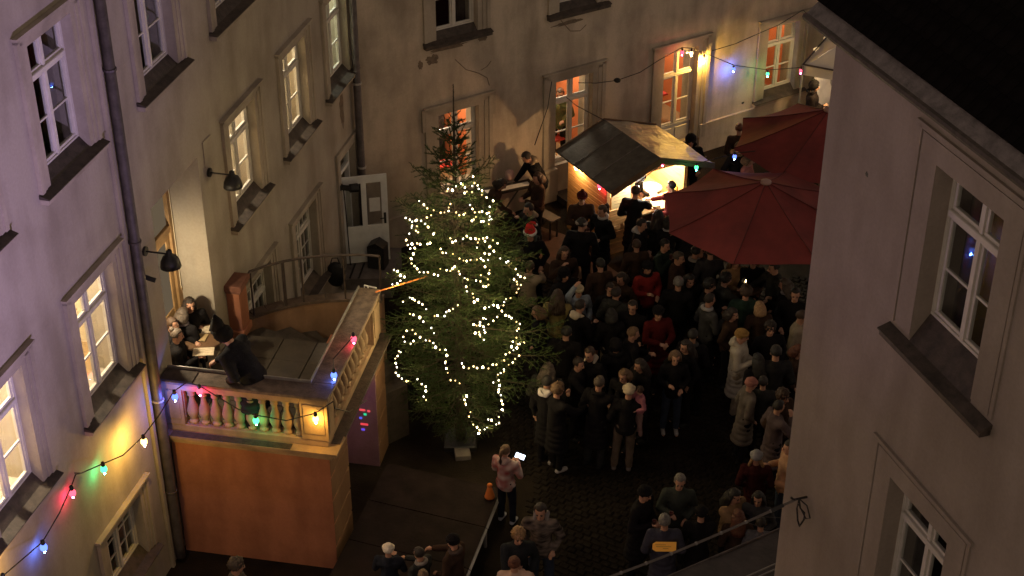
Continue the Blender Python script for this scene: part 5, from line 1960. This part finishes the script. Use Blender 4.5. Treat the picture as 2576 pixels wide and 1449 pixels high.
def cloth(c):
    if len(c) == 7:
        return mat('pattern_%.2f_%.2f' % (c[0], c[6]), c[:3], .92, scale=c[6], color2=c[3:6], bump=.4, bscale=50, spec=.1, detail=1.0, stretch=(1, 1, 2.2) if c[6] > 6 else None)
    key = 'cloth_%.3f_%.3f_%.3f' % c
    return mat(key, c, .92, .25, 5, .5, 60, spec=.12)


BLK = (.010, .009, .010)
NVY = (.012, .014, .024)
DGR = (.03, .03, .028)
GRN = (.018, .028, .020)
BRN = (.045, .026, .018)
DRED = (.085, .010, .010)
JEAN = (.035, .045, .075)
TAN = (.28, .18, .10)
CRM = (.40, .35, .28)
BEI = (.26, .21, .15)
pcount = [0]


def person(px, py, face, label, pose='pockets', hair='short', hc='dark', top=BLK, coat=False, legs=BLK, shoe=(.02, .02, .02), hat=None, hatc=DGR, h=1.75,
           lean=0, sit=False, scarf=None, down=None, ground=0.0, cup=None, phone=False, glasses=False, pack=None, loc=None, turn=0.0, group='visitors standing in the courtyard', eh=None):
    """px, py: middle of the head in the survey; face: heading in degrees, 0 toward the camera, 90 toward the right"""
    k = h / 1.75
    shoe_c = shoe
    P = posed((pose, lean, sit))
    hz = P['hc'].z * k + ground
    rz = R(face)
    if loc is None:
        q = at(px, py, hz)
        hxy = Matrix.Rotation(rz, 3, 'Z') @ (P['hc'] * k)
        loc = V(q.x - hxy.x, q.y - hxy.y, ground)
    o = empty('person', loc, rz)
    if loc.z < .3:
        o.scale = (k * rnd.uniform(.94, 1.10), k * rnd.uniform(.96, 1.10), k)
        o.rotation_euler = (R(rnd.uniform(-2.5, 2.5)), R(rnd.uniform(-2.5, 2.5)), rz)
    else:
        o.scale = (k, k, k)
    tag(o, label, 'person', group)
    pcount[0] += 1
    inst(P['body'], 'body', o)
    c = inst(P['coat' if coat else 'jacket'], 'coat' if coat else 'jacket', o, m=None)
    if not c.data.materials:
        c.data.materials.append(None)
    c.material_slots[0].link = 'OBJECT'
    c.material_slots[0].material = cloth(top)
    for me, nm_, cl__ in ((TR[sit], 'trousers', legs), (SHO[sit][0], 'shoe', shoe_c), (SHO[sit][1], 'shoe', shoe_c)):
        if not me.materials:
            me.materials.append(None)
        t = inst(me, nm_, o)
        t.material_slots[0].link = 'OBJECT'
        t.material_slots[0].material = cloth(cl__)
    HM = Matrix.Translation(P['hc']) @ (P['HR'] @ Matrix.Rotation(R(turn), 3, 'Z')).to_4x4()

    def onhead(me, nm_, m=None, off=(0, 0, 0), rot=None):
        if not me.materials:
            me.materials.append(None)
        x = bpy.data.objects.new(nm_, me)
        COL.objects.link(x)
        x.parent = o
        x.matrix_local = HM @ Matrix.Translation(off) @ (rot or Matrix.Identity(4))
        if m:
            x.material_slots[0].link = 'OBJECT'
            x.material_slots[0].material = m
        return x
    hmat = mat('hair_' + hc, HC_COL[hc], .6, .35, 40, .5, 90)
    if hat in ('hood', 'pointed'):
        onhead(HAT[hat], 'hood', cloth(hatc))
        if hair in ('long', 'wavy'):
            onhead(HAIR[hair], 'hair', hmat)
    else:
        onhead(HAIR[hair], 'hair', hmat)
        if hat:
            onhead(HAT[hat], {'beanie': 'beanie', 'bobble': 'bobble_hat', 'santa': 'santa_hat', 'headband': 'headband'}[hat], cloth(hatc))
        if hat == 'santa':
            onhead(SANTABAND, 'fur_band', cloth((.6, .58, .55)))
    for s in (-1, 1):
        onhead(EYE, 'eye', None, (.031 * s, -.087, .008))
        onhead(BROW, 'eyebrow', hmat if False else None, (.031 * s, -.089, .030))
    onhead(MOUTH, 'mouth', None, (0, -.086, -.058))
    if glasses:
        onhead(GLASSES, 'glasses', None)
    if scarf:
        onhead(SCARF, 'scarf', cloth(scarf))
    if down:
        onhead(DOWNHOOD, 'hood', cloth(down))
    if pack:
        b = bpy.data.objects.new('backpack', BACKPACK)
        if not BACKPACK.materials:
            BACKPACK.materials.append(None)
        COL.objects.link(b)
        b.parent = o
        b.material_slots[0].link = 'OBJECT'
        b.material_slots[0].material = cloth(pack)
    MW = Matrix.Translation(loc) @ Matrix.Rotation(rz, 4, 'Z') @ Matrix.Scale(k, 4)
    if cup:
        w = P['wr'][0]
        d = (w - P['el'][0]).normalized()
        q = MW @ (w + d * .085 + V(0, 0, -.035))
        m_ = empty('mug', q)
        tag(m_, cup, 'mug', 'mugs of the visitors')
        inst(CUP, 'mug_wall', m_)
        MB().lathe([(.030, .07), (.0305, .072)], 8).build('drink', mat('gluehwein', (.10, .01, .01), .2, .1), m_)
    if phone:
        w = (P['wr'][0] + P['wr'][1]) / 2
        q = MW @ (w + V(0, -.13, .02))
        ph_ = empty('phone', q, rz)
        tag(ph_, phone, 'phone')
        ph_.rotation_euler = (R(48), 0, rz)
        MB().bevbox(-.088, .088, -.006, .006, -.045, .045, .003).build('phone_case', M_BLACK, ph_)
        MB().box(-.082, .082, .0065, .0080, -.040, .040).build('screen', emis('phone_screen', (.75, .85, 1.0), 5), ph_)
        l_ = lamp('POINT', 'phone_glow', q + Vector((0, 0, .08)), .12, (.75, .85, 1.0), .03)
    return o


S_, N_, E_, W_2 = 0, 180, 90, -90
G_STAGE = 'visitors around the stage'
# --- band / corner by the spruce
person(1321, 394, -75, 'musician in black leaning over the keyboard beside the lit french window', 'reach', 'short', 'black', lean=28, h=1.8, down=BEI, group='musicians by the back wall')
person(1345, 446, -60, 'seated helper in dark brown right behind the standing keyboard player', 'phone', 'bob', 'brown', BRN, h=1.7, group='musicians by the back wall')
person(1272, 462, 80, 'person in pale trousers bending behind the spruce tip left of the keyboard', 'reach', 'bob', 'dark', BRN, legs=BEI, lean=28, h=1.7, group='musicians by the back wall')
person(1325, 527, -60, 'man biting into food in front of the grey bench, beige hood at his neck', 'drink', 'short', 'black', h=1.74, down=BEI)
person(1342, 588, -5, 'man wearing a red santa hat with a black rucksack', 'pockets', 'short', 'dark', hat='santa', hatc=(.55, .03, .03), h=1.78, pack=BLK, down=(.05, .06, .05))
person(1417, 640, 15, 'dark haired woman in a brown hooded coat wiping her mouth', 'drink', 'long', 'brown', BRN, coat=True, h=1.66)
person(1310, 636, 150, 'person with dark curls half hidden by the right boughs of the spruce', 'pockets', 'curly', 'dark', h=1.68)
person(1325, 668, 165, 'person in a thick beige jacket lifting an arm next to the spruce', 'reach', 'short', 'brown', BEI, h=1.68)
# --- by the stall
person(1460, 500, 5, 'man in a dark red bobble hat looking down in front of the stall plank wall', 'phone', 'short', 'dark', BRN, coat=True, hat='bobble', hatc=(.07, .012, .012), h=1.78)
person(1461, 560, 172, 'broad man in black seen from behind with a pale headband', 'cup', 'short', 'black', coat=False, hat='headband', hatc=(.35, .30, .25), h=1.84)
person(1511, 529, -45, 'woman with a brown ponytail, white scarf and long black coat by the stall corner', 'cup', 'ponytail', 'brown', coat=True, scarf=(.38, .35, .34), h=1.70, cup='mug held by the woman with the white scarf')
person(1601, 486, 160, 'customer with brown hair leaning on the bright counter', 'reach', 'short', 'brown', coat=True, h=1.76)
person(1689, 472, -110, 'dark haired customer in red at the right end of the counter', 'reach', 'short', 'black', DRED, h=1.68)
person(1617, 562, 60, 'man with slicked black hair and a grey hood on a black coat', 'pockets', 'short', 'black', coat=True, down=(.30, .29, .30), h=1.76)
person(1652, 540, 170, 'woman with long dark hair seen from behind waiting in the stall queue', 'pockets', 'long', 'dark', DGR, coat=True, h=1.70)
person(1676, 560, 200, 'person in dark clothes with a pale bag between the queue and the umbrella edge', 'side', 'bob', 'black', h=1.66, scarf=(.4, .38, .40))
person(1668, 620, 50, 'black haired man holding a mug to his mouth under the umbrella corner', 'drink', 'short', 'black', GRN, h=1.76, cup='mug lifted by the black haired man under the umbrella corner')
person(1635, 676, 20, 'person in a bright red jacket with a black scarf and black cap', 'cup', 'short', 'black', (.22, .022, .02), hat='beanie', hatc=BLK, scarf=BLK, h=1.74)
person(1600, 615, 190, 'shadowed visitor with brown hair standing behind the red jacket', 'side', 'short', 'brown', BRN, h=1.65)
person(1570, 700, -40, 'short shadowed visitor between the counter queue and the woman in brown', 'pockets', 'bob', 'dark', BRN, h=1.60)
# --- middle of the crowd
person(1406, 742, 170, 'woman with very long brown hair and an olive yellow pullover, white hem below', 'pockets', 'wavy', 'brown', (.22, .17, .07), legs=BLK, h=1.72)
person(1357, 782, -95, 'pale profile of a visitor in black beside the right boughs', 'pockets', 'bob', 'light', h=1.66)
person(1466, 733, 20, 'person in a cream patterned bobble hat and grey blue sleeves raising an arm', 'raise', 'short', 'light', (.22, .25, .30), hat='bobble', hatc=(.50, .42, .28), h=1.66)
person(1462, 772, 130, 'dark haired man seen from behind with a wide cream hood', 'cup', 'short', 'dark', down=(.48, .40, .30), h=1.76, legs=DGR)
person(1529, 732, 10, 'small pale face in a black coat in the middle of the crowd', 'pockets', 'short', 'dark', h=1.65)
person(1538, 796, 185, 'woman with black hair and black jacket, back turned, beige trousers', 'side', 'bob', 'black', legs=BEI, h=1.66)
person(1587, 776, -20, 'visitor with a lit oval face and black turtleneck between two dark figures', 'pockets', 'short', 'dark', h=1.72)
person(1589, 836, 95, 'tall man with light brown hair in profile, looking right', 'phone', 'short', 'light', h=1.80, coat=True)
person(1666, 786, 12, 'man in a black beanie and dark red coat looking down', 'phone', 'short', 'dark', DRED, coat=True, hat='beanie', hatc=BLK, h=1.80)
person(1455, 911, 60, 'dark haired person hugging the bespectacled man', 'reach', 'short', 'dark', h=1.70)
person(1490, 890, -30, 'man with brown fringe, glasses and a cream hood', 'reach', 'short', 'brown', down=CRM, glasses=True, h=1.78)
person(1374, 924, 165, 'person with big wavy brown hair seen from behind beside the lower boughs', 'pockets', 'wavy', 'ash', DGR, h=1.70)
person(1384, 965, 150, 'person in a long black coat with a white lining patch at the shoulder', 'side', 'short', 'black', coat=True, down=(.5, .46, .46), h=1.74)
person(1407, 977, 120, 'curly blond haired person in a black coat with white sneakers', 'reach', 'curly', 'light', coat=True, legs=BLK, shoe=(.45, .42, .40), h=1.76)
person(1503, 962, 150, 'broad grey haired man in a black coat with a pale collar', 'reach', 'short', 'ash', coat=True, scarf=BLK, h=1.82, legs=DGR)
person(1567, 938, -35, 'blond woman with a lit face and black coat looking left', 'pockets', 'bob', 'light', h=1.66)
person(1572, 979, 178, 'person in a cream beanie and black jacket carrying a child, beige trousers', 'cup', 'short', 'light', hat='beanie', hatc=(.50, .42, .30), legs=(.13, .10, .075), shoe=(.16, .14, .13), h=1.74)
ch = person(1609, 982, -70, 'small child in a pink jacket carried on the arm of the beanie wearer', 'reach', 'curly', 'brown', (.34, .13, .16), legs=(.25, .16, .15), h=.98, sit=False, ground=.72)
person(1616, 918, -60, 'visitor with long dark hair holding a bright phone', 'phone', 'long', 'dark', h=1.66, phone='bright phone held up in the middle of the crowd')
person(1702, 706, 175, 'grey haired man in black seen from behind in the right half of the crowd', 'cup', 'short', 'grey', h=1.76)
person(1712, 645, 60, 'man with brown hair in profile near the umbrella rim', 'cup', 'short', 'ash', BRN, h=1.74)
person(1743, 628, 160, 'black haired visitor with a pale collar under the umbrella rim', 'pockets', 'short', 'black', scarf=(.25, .23, .22), h=1.74)
person(1764, 630, -30, 'visitor with a reddish face half under the umbrella', 'pockets', 'short', 'red', BRN, h=1.72)
person(1785, 634, 180, 'large man in a charcoal coat seen from behind below the umbrella rim', 'pockets', 'short', 'brown', (.035, .032, .036), coat=True, h=1.82)
person(1788, 755, 115, 'man with dark quiff and grey fleece collar on a charcoal jacket', 'cup', 'short', 'dark', (.055, .055, .055), scarf=(.34, .33, .33), h=1.80)
person(1794, 724, 80, 'person with black curls just behind the grey fleece collar', 'cup', 'curly', 'black', h=1.74)
person(1871, 730, 178, 'tousled brown haired man in a dark green jacket, back turned, at the candle table', 'reach', 'curly', 'brown', (.020, .040, .030), h=1.82, legs=BRN)
person(1828, 706, 100, 'dark curly head left of the candle table', 'reach', 'curly', 'black', DGR, h=1.70)
person(1852, 655, 15, 'visitor in tan behind the candle table, head under the umbrella', 'phone', 'long', 'light', TAN, h=1.70)
person(1955, 672, -70, 'visitor in dark grey reaching to the candle table from the right', 'reach', 'short', 'dark', DGR, h=1.74)
person(1895, 655, 0, 'visitor in black behind the candle table, half under the umbrella', 'cup', 'short', 'dark', h=1.72)
person(1916, 770, 185, 'person with straight copper blond hair seen from behind', 'pockets', 'bob', 'blond', BRN, h=1.66)
person(2002, 742, -10, 'dark haired man with a lit face beside the near building edge', 'pockets', 'short', 'black', h=1.80)
person(1982, 716, -110, 'person with wavy hair and a patterned scarf beside the near building edge', 'cup', 'wavy', 'ash', scarf=(.25, .22, .22), h=1.68)
person(1946, 828, 5, 'young man with a dark curly quiff in a black coat looking at the camera side', 'pockets', 'curly', 'dark', coat=True, h=1.78)
person(1872, 849, 70, 'person in a mustard beanie and long pale puffer coat with glasses', 'cup', 'short', 'brown', (.42, .38, .31), coat=True, hat='beanie', hatc=(.30, .18, .06), down=(.42, .38, .31), glasses=True, h=1.74, legs=BEI, cup='mug held by the person in the pale puffer coat')
person(1722, 878, -55, 'woman with blown dark hair and glasses, hand at her chin', 'drink', 'wavy', 'dark', h=1.68, glasses=True)
person(1695, 898, 0, 'woman with light brown hair in a black jacket, blue jeans and pale shoes', 'cup', 'bob', 'light', legs=JEAN, shoe=(.35, .33, .33), h=1.70)
person(1880, 965, 100, 'person in a red and white wool hat and a long grey fleece coat', 'pockets', 'short', 'light', (.14, .12, .10), coat=True, hat='beanie', hatc=(.34, .15, .12), h=1.70)
person(1949, 886, 180, 'large dark figure in black between the quiff and the fleece coats', 'pockets', 'short', 'black', (.02, .02, .021), coat=True, h=1.84)
person(1954, 1018, 110, 'dark haired person in a brown teddy coat eating', 'drink', 'short', 'black', (.10, .075, .075), coat=True, h=1.72)
person(1979, 994, 40, 'brown haired head beyond the teddy coat at the wall edge', 'pockets', 'curly', 'brown', BRN, h=1.74)
person(2004, 884, 60, 'reddish haired visitor partly hidden by the near building', 'pockets', 'bob', 'red', BRN, h=1.70)
person(2010, 800, 80, 'brown haired visitor cut off by the near building edge', 'pockets', 'short', 'brown', BEI, h=1.72)
person(1914, 1146, 170, 'person in a grey knitted hat with pale braids and a dark red coat', 'pockets', 'braids', 'blond', (.045, .010, .010), coat=True, hat='beanie', hatc=(.24, .24, .25), h=1.64)
person(1975, 1128, -90, 'man lit orange in a cream pullover and jeans beside the near building', 'cup', 'short', 'dark', (.45, .26, .15), legs=JEAN, h=1.80)
# --- darker visitors filling the middle of the crowd
person(1428, 690, 30, 'visitor in black with a deep hood right behind the long haired woman in olive', 'pockets', 'short', 'black', hat='hood', hatc=BLK, h=1.72)
person(1503, 668, 200, 'tall dark figure in the gap between the brown hooded coat and the counter queue', 'side', 'short', 'black', BRN, coat=True, h=1.76)
person(1556, 742, 150, 'dark visitor with a hood down between the raised arm and the oval face', 'pockets', 'short', 'dark', DGR, down=DGR, h=1.74)
person(1418, 838, 165, 'dark haired person in black between the cream hood and the wavy hair', 'pockets', 'short', 'black', h=1.74)
person(1556, 868, 190, 'dark hooded visitor directly behind the blond woman', 'pockets', 'short', 'black', hat='hood', hatc=BLK, h=1.70)
person(1738, 700, 20, 'black clad visitor right of the grey haired man seen from behind', 'pockets', 'bob', 'black', h=1.68)
person(1838, 790, 60, 'dark bob haired visitor between the grey fleece collar and the mustard beanie', 'pockets', 'bob', 'dark', BRN, h=1.66)
person(1752, 842, 160, 'person in black with a grey scarf behind the blown hair', 'pockets', 'short', 'black', scarf=(.05, .05, .05), h=1.74)
person(1916, 905, 200, 'dark visitor between the pale puffer coat and the large black figure', 'pockets', 'long', 'black', h=1.66)
person(1925, 960, 170, 'short visitor in black right of the wool hat', 'pockets', 'short', 'dark', DGR, h=1.62)
# --- lower right group
person(1611, 1240, 55, 'man in a black cap and long black coat, face lit orange', 'cup', 'short', 'black', coat=True, hat='beanie', hatc=BLK, glasses=True, h=1.76, cup='mug of the man in the long black coat')
person(1703, 1211, -5, 'grey haired man in an open dark green jacket', 'cup', 'short', 'grey', (.045, .052, .045), h=1.80, legs=DGR, cup='mug of the grey haired man in green')
vest = person(1676, 1304, 178, 'grey haired steward with an orange back badge and blue grey jacket', 'pockets', 'short', 'grey', (.045, .045, .065), coat=True, legs=JEAN, h=1.70)
person(1756, 1296, 175, 'person in a black beanie and dark coat, back turned, beside the steward', 'reach', 'short', 'black', hat='beanie', hatc=BLK, coat=True, h=1.70)
person(1844, 1243, 40, 'woman with a black headscarf and tan coat', 'reach', 'long', 'black', TAN, h=1.66)
person(1909, 1252, -20, 'woman with black hair and a face lit yellow, grey coat', 'cup', 'long', 'black', (.06, .06, .065), h=1.64)
person(1862, 1298, 180, 'person with reddish brown hair below the tan coat', 'pockets', 'long', 'red', BRN, h=1.56)
person(1921, 1322, 170, 'person in a mid grey jacket by the awning corner', 'pockets', 'short', 'dark', (.12, .12, .13), h=1.56)
# --- stage group
g1 = person(1279, 1133, 150, 'blond girl in a pink and white patterned hoodie and navy trousers with a phone', 'phone', 'ponytail', 'light', (.30, .05, .05, .55, .45, .42, 5), legs=NVY, shoe=(.40, .40, .44), h=1.52, phone='phone lit up in the hands of the girl beside the stage', group=G_STAGE, down=(.42, .3, .28))
person(1365, 1283, -10, 'man in a grey checked puffer jacket with a grey hood and jeans', 'pockets', 'short', 'dark', (.02, .016, .015, .20, .16, .14, 7), down=(.20, .18, .18), legs=JEAN, h=1.78, group=G_STAGE)
person(1296, 1343, 10, 'person with blond curls in a dark jacket bending over the companion', 'reach', 'curly', 'blond', (.02, .022, .026), h=1.72, group=G_STAGE)
person(1305, 1412, 175, 'person with an auburn bun and a cream fleece jacket, back turned', 'phone', 'bun', 'red', (.55, .38, .30), h=1.60, group=G_STAGE)
person(977, 1378, 175, 'child in a cream knitted hat and navy jacket raising both hands at the stage front', 'phone', 'short', 'light', (.016, .018, .026), hat='beanie', hatc=(.62, .55, .46), h=1.40, group=G_STAGE)
person(1061, 1390, -130, 'dark haired person with a grey collar at the stage front', 'reach', 'short', 'dark', DGR, scarf=(.2, .18, .17), h=1.50, group=G_STAGE)
person(1133, 1362, -120, 'person in a black hat and furry collar, cheek lit orange, at the stage front', 'reach', 'short', 'black', BRN, hat='beanie', hatc=BLK, scarf=(.07, .05, .045), h=1.66, group=G_STAGE)
person(1067, 1458, 180, 'light brown head at the bottom edge of the stage front', 'pockets', 'short', 'light', DGR, h=1.60, group=G_STAGE)
person(606, 1425, 100, 'person with grey brown curls at the bottom below the terracotta wall', 'pockets', 'curly', 'ash', (.09, .08, .07), h=1.70, group=G_STAGE)
# --- by the back wall and tent
person(1737, 356, 0, 'hooded person in black standing behind the stall foil roof', 'pockets', 'short', 'black', hat='hood', hatc=BLK, h=1.76)
person(1853, 372, 30, 'man with a brown fur hood and warm lit face behind the near umbrella', 'pockets', 'short', 'brown', BLK, down=(.30, .2, .1), scarf=(.30, .2, .1), h=1.76)
person(1881, 404, 70, 'light haired woman in pink behind the near umbrella', 'cup', 'bob', 'light', (.35, .14, .12), h=1.66)
person(1863, 326, 180, 'dark head behind the rear umbrella', 'pockets', 'short', 'red', BRN, h=1.74)
person(1985, 470, 90, 'visitor in black between the two umbrellas', 'pockets', 'short', 'black', h=1.70)
person(1935, 448, 60, 'visitor with pale collar between the two umbrellas', 'cup', 'short', 'brown', scarf=(.4, .3, .3), h=1.68)
person(2056, 217, 75, 'person in a black hooded jacket standing in front of the white tent', 'cup', 'short', 'black', (.014, .010, .010), coat=True, h=1.76, hat='hood', hatc=BLK)
# inside the french window and the stall
q_ = BW.w(-3.35, 1.25, 0)
person(0, 0, -15, 'person in an olive jacket standing inside the second lit window', 'cup', 'short', 'brown', (.10, .11, .05), h=1.78, ground=.18, loc=V(q_.x, q_.y, .18), group='people behind windows')
q_ = ST.w(1.0, .75, 0)
person(0, 0, 40, 'stall keeper in black working behind the counter', 'reach', 'short', 'dark', BLK, h=1.74, loc=q_, lean=28, group='stall keepers')
# terrace party
G_T = 'people round the terrace table'
person(478, 766, 30, 'woman with long dark hair reaching across the terrace table', 'reach', 'long', 'dark', h=1.66, ground=ZF - .42, group=G_T, sit=False)
person(461, 790, 150, 'person with ash blond hair and pale scarf on the terrace', 'cup', 'bob', 'ash', BLK, scarf=(.2, .18, .2), h=1.62, ground=ZF - .42, group=G_T)
person(434, 815, 80, 'brown haired person tucked against the alcove wall', 'pockets', 'short', 'brown', BLK, h=1.62, ground=ZF - .42, group=G_T)
person(446, 843, 95, 'woman with tied light hair reading a sheet on the terrace', 'phone', 'bun', 'ash', BLK, h=1.60, ground=ZF - .42, group=G_T)
person(572, 846, -110, 'person in a pointed black hood bent over the terrace table', 'reach', 'short', 'dark', (.018, .018, .022), hat='pointed', hatc=(.014, .013, .014), lean=28, h=1.80, ground=ZF - .02, group=G_T, coat=True).scale = (1.38, 1.28, 1.03)

# orange badge on the steward's back
MV = Matrix.Translation(vest.location) @ Matrix.Rotation(vest.rotation_euler.z, 4, 'Z')
bd = MB()
pts_ = [(-.17, 1.22), (.12, 1.22), (.17, 1.26), (.17, 1.36), (.12, 1.40), (-.17, 1.40)]
bd.add([(x, .175 + (1.4 - z_) * .05, z_) for x, z_ in pts_] + [(x, .168 + (1.4 - z_) * .05, z_) for x, z_ in pts_], [tuple(range(6)), tuple(reversed(range(6, 12)))] + [(i, 6 + i, 6 + (i + 1) % 6, (i + 1) % 6) for i in range(6)])
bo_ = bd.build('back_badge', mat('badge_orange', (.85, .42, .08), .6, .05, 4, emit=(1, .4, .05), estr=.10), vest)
for k, (xa, xb) in enumerate(((-.02, .13), (-.10, .12), (-.06, .02))):
    MB().box(xa, xb, .1815 + .003 * k, .1825 + .003 * k, 1.35 - .035 * k, 1.356 - .035 * k).build('badge_print', M_WOODD, vest)

# ------------------------------------------------------------------ terrace table with sheets
tt = empty('terrace_table', at(500, 862, ZF + .0), TE.rot)
tq = at(505, 850, ZF + .68)
tt.location = (tq.x, tq.y, ZF)
tag(tt, 'dark round table with menu sheets between the people on the terrace', 'table')
MB().lathe([(.36, .66), (.37, .67), (.37, .69), (.36, .70)], 20).build('table_top', M_WOODD, tt)
MB().lathe([(.2, 0), (.2, .02), (.03, .04), (.025, .66)], 12).build('table_leg', M_BLACK, tt)
for (px, py, sx, sy, rz_, lb_, mm) in ((512, 885, .16, .11, 5, 'cream menu sheet held at the terrace table front', M_PAPER), (498, 848, .14, .10, -8, 'ochre cardboard tray on the terrace table', mat('ochre_card', (.42, .30, .15), .8, .2)), (528, 828, .15, .10, 18, 'pale folder leaning at the back of the terrace table', M_PAPER), (556, 826, .10, .08, 40, 'folded map lying by the inner pedestal', M_PAPER)):
    s_o = empty('menu_sheet', at(px, py, ZF + .715), R(rz_))
    tag(s_o, lb_, 'paper', 'papers on the terrace table')
    MB().bevbox(-sx, sx, -sy, sy, 0, .006, .002).build('sheet', mm, s_o)
    for k in range(3):
        MB().box(-sx * .7, sx * (.2 + .2 * k), -.002, .002, .0063, .0072).build('print_line', M_WOODD, s_o).location = (0, sy * (.5 - .4 * k), 0)

# candle table under the umbrella
ct = at(1876, 716, 1.12)
ctab = empty('bar_table', (ct.x, ct.y, 0))
tag(ctab, 'high round bar table with a candle under the near umbrella rim', 'table')
MB().lathe([(.33, 1.07), (.34, 1.08), (.34, 1.10), (.33, 1.11)], 20).build('table_top', M_WOODD, ctab)
MB().lathe([(.22, 0), (.22, .02), (.03, .04), (.025, 1.07)], 12).build('table_leg', M_BLACK, ctab)
cd_ = empty('candle', (ct.x, ct.y, 1.11))
tag(cd_, 'burning candle in a glass on the high table', 'candle')
MB().lathe([(.035, 0), (.035, .07), (.01, .072)], 10).build('candle_wax', mat('wax', (.8, .7, .5), .5, .05), cd_)
MB().sphere((0, 0, .095), (.014, .014, .03), 8, 6).build('flame', emis('flame', (1., .75, .4), 22), cd_)
lamp('POINT', 'candle_light', (ct.x, ct.y, 1.34), 16, (1., .55, .20), .03)
for dx, dy, lb_ in ((.18, .05, 'round cracker plate right of the candle'), (.12, .2, 'small plate behind the candle'), (-.18, .1, 'tan paper plate left of the candle')):
    pl_ = empty('plate', (ct.x + dx, ct.y + dy, 1.11))
    tag(pl_, lb_, 'plate', 'plates on the candle table')
    MB().lathe([(.05, 0), (.08, .012), (.082, .014), (.05, .005)], 12).build('dish', mat('plate_tan', (.6, .4, .22), .6, .1), pl_)

# keyboard, bench, speaker boxes by the back wall
kb = empty('stage_keyboard', at(1275, 478, .92), R(24))
tag(kb, 'black electric keyboard on a crossed stand beside the spruce top', 'keyboard')
MB().bevbox(-.58, .58, -.14, .14, 0, .08, .012).build('keyboard_case', M_BLACK, kb)
for k in range(26):
    MB().box(-.5 + k * .038, -.5 + k * .038 + .035, -.13, .02, .0805, .09).build('white_key', M_PAPERW, kb)
MB().tube([(-.35, 0, 0), (.35, 0, -.92)], .018, 6).tube([(.35, .05, 0), (-.35, .05, -.92)], .018, 6).build('crossed_stand', M_BLACK, kb)
for (px, py, z_, lb_) in ((1262, 425, .55, 'grey amplifier box standing at the wall left of the musician'),):
    bx_ = empty('amplifier', at(px, py + 40, 0), BW.rot)
    tag(bx_, lb_, 'amplifier')
    MB().bevbox(-.2, .2, -.15, .15, 0, 1.0, .02).build('amplifier_case', mat('amp_grey', (.14, .12, .10), .8, .2), bx_)
    MB().bevbox(-.17, .17, -.162, -.152, .1, .9, .01).build('grille', MATS['speaker_grille'], bx_)
wb = empty('white_bag', at(1282, 452, 1.0))
tag(wb, 'pale pink shiny bag on the end of the keyboard', 'bag')
MB().lathe([(.07, 0), (.1, .08), (.09, .18), (.06, .22)], 12).build('bag_body', mat('pink_bag', (.55, .38, .34), .5, .1), wb, smooth=True)
bnc = at(1365, 535, .48)
bench = empty('grey_bench', (bnc.x, bnc.y, 0), R(-48))
tag(bench, 'grey bench standing on the paving left of the stall', 'bench')
MB().bevbox(-.42, .42, -.14, .14, .45, .49, .006).build('seat', mat('bench_grey', (.13, .12, .11), .8, .2, 3), bench)
for s in (-1, 1):
    MB().tube([(.34 * s, -.1, 0), (.34 * s, -.1, .45)], .016, 5).build('leg', M_BLACK, bench)
    MB().tube([(.34 * s, .1, 0), (.34 * s, .1, .45)], .016, 5).build('leg', M_BLACK, bench)
ped_ = empty('paved_strip', (0, 0, 0))
tag(ped_, kind='structure', label='reddish paved strip between the stall and the spruce')
qs = [at(1330, 560, .006), at(1420, 590, .006), at(1560, 690, .006), at(1480, 720, .006), at(1340, 640, .006)]
MB().add([tuple(p) for p in qs], [(4, 3, 2, 1, 0)]).build('paving_sheet', mat('red_paving', (.075, .042, .030), .85, .4, 3, .5, 25), ped_)
print('people', pcount[0], 'objects', len(bpy.data.objects))
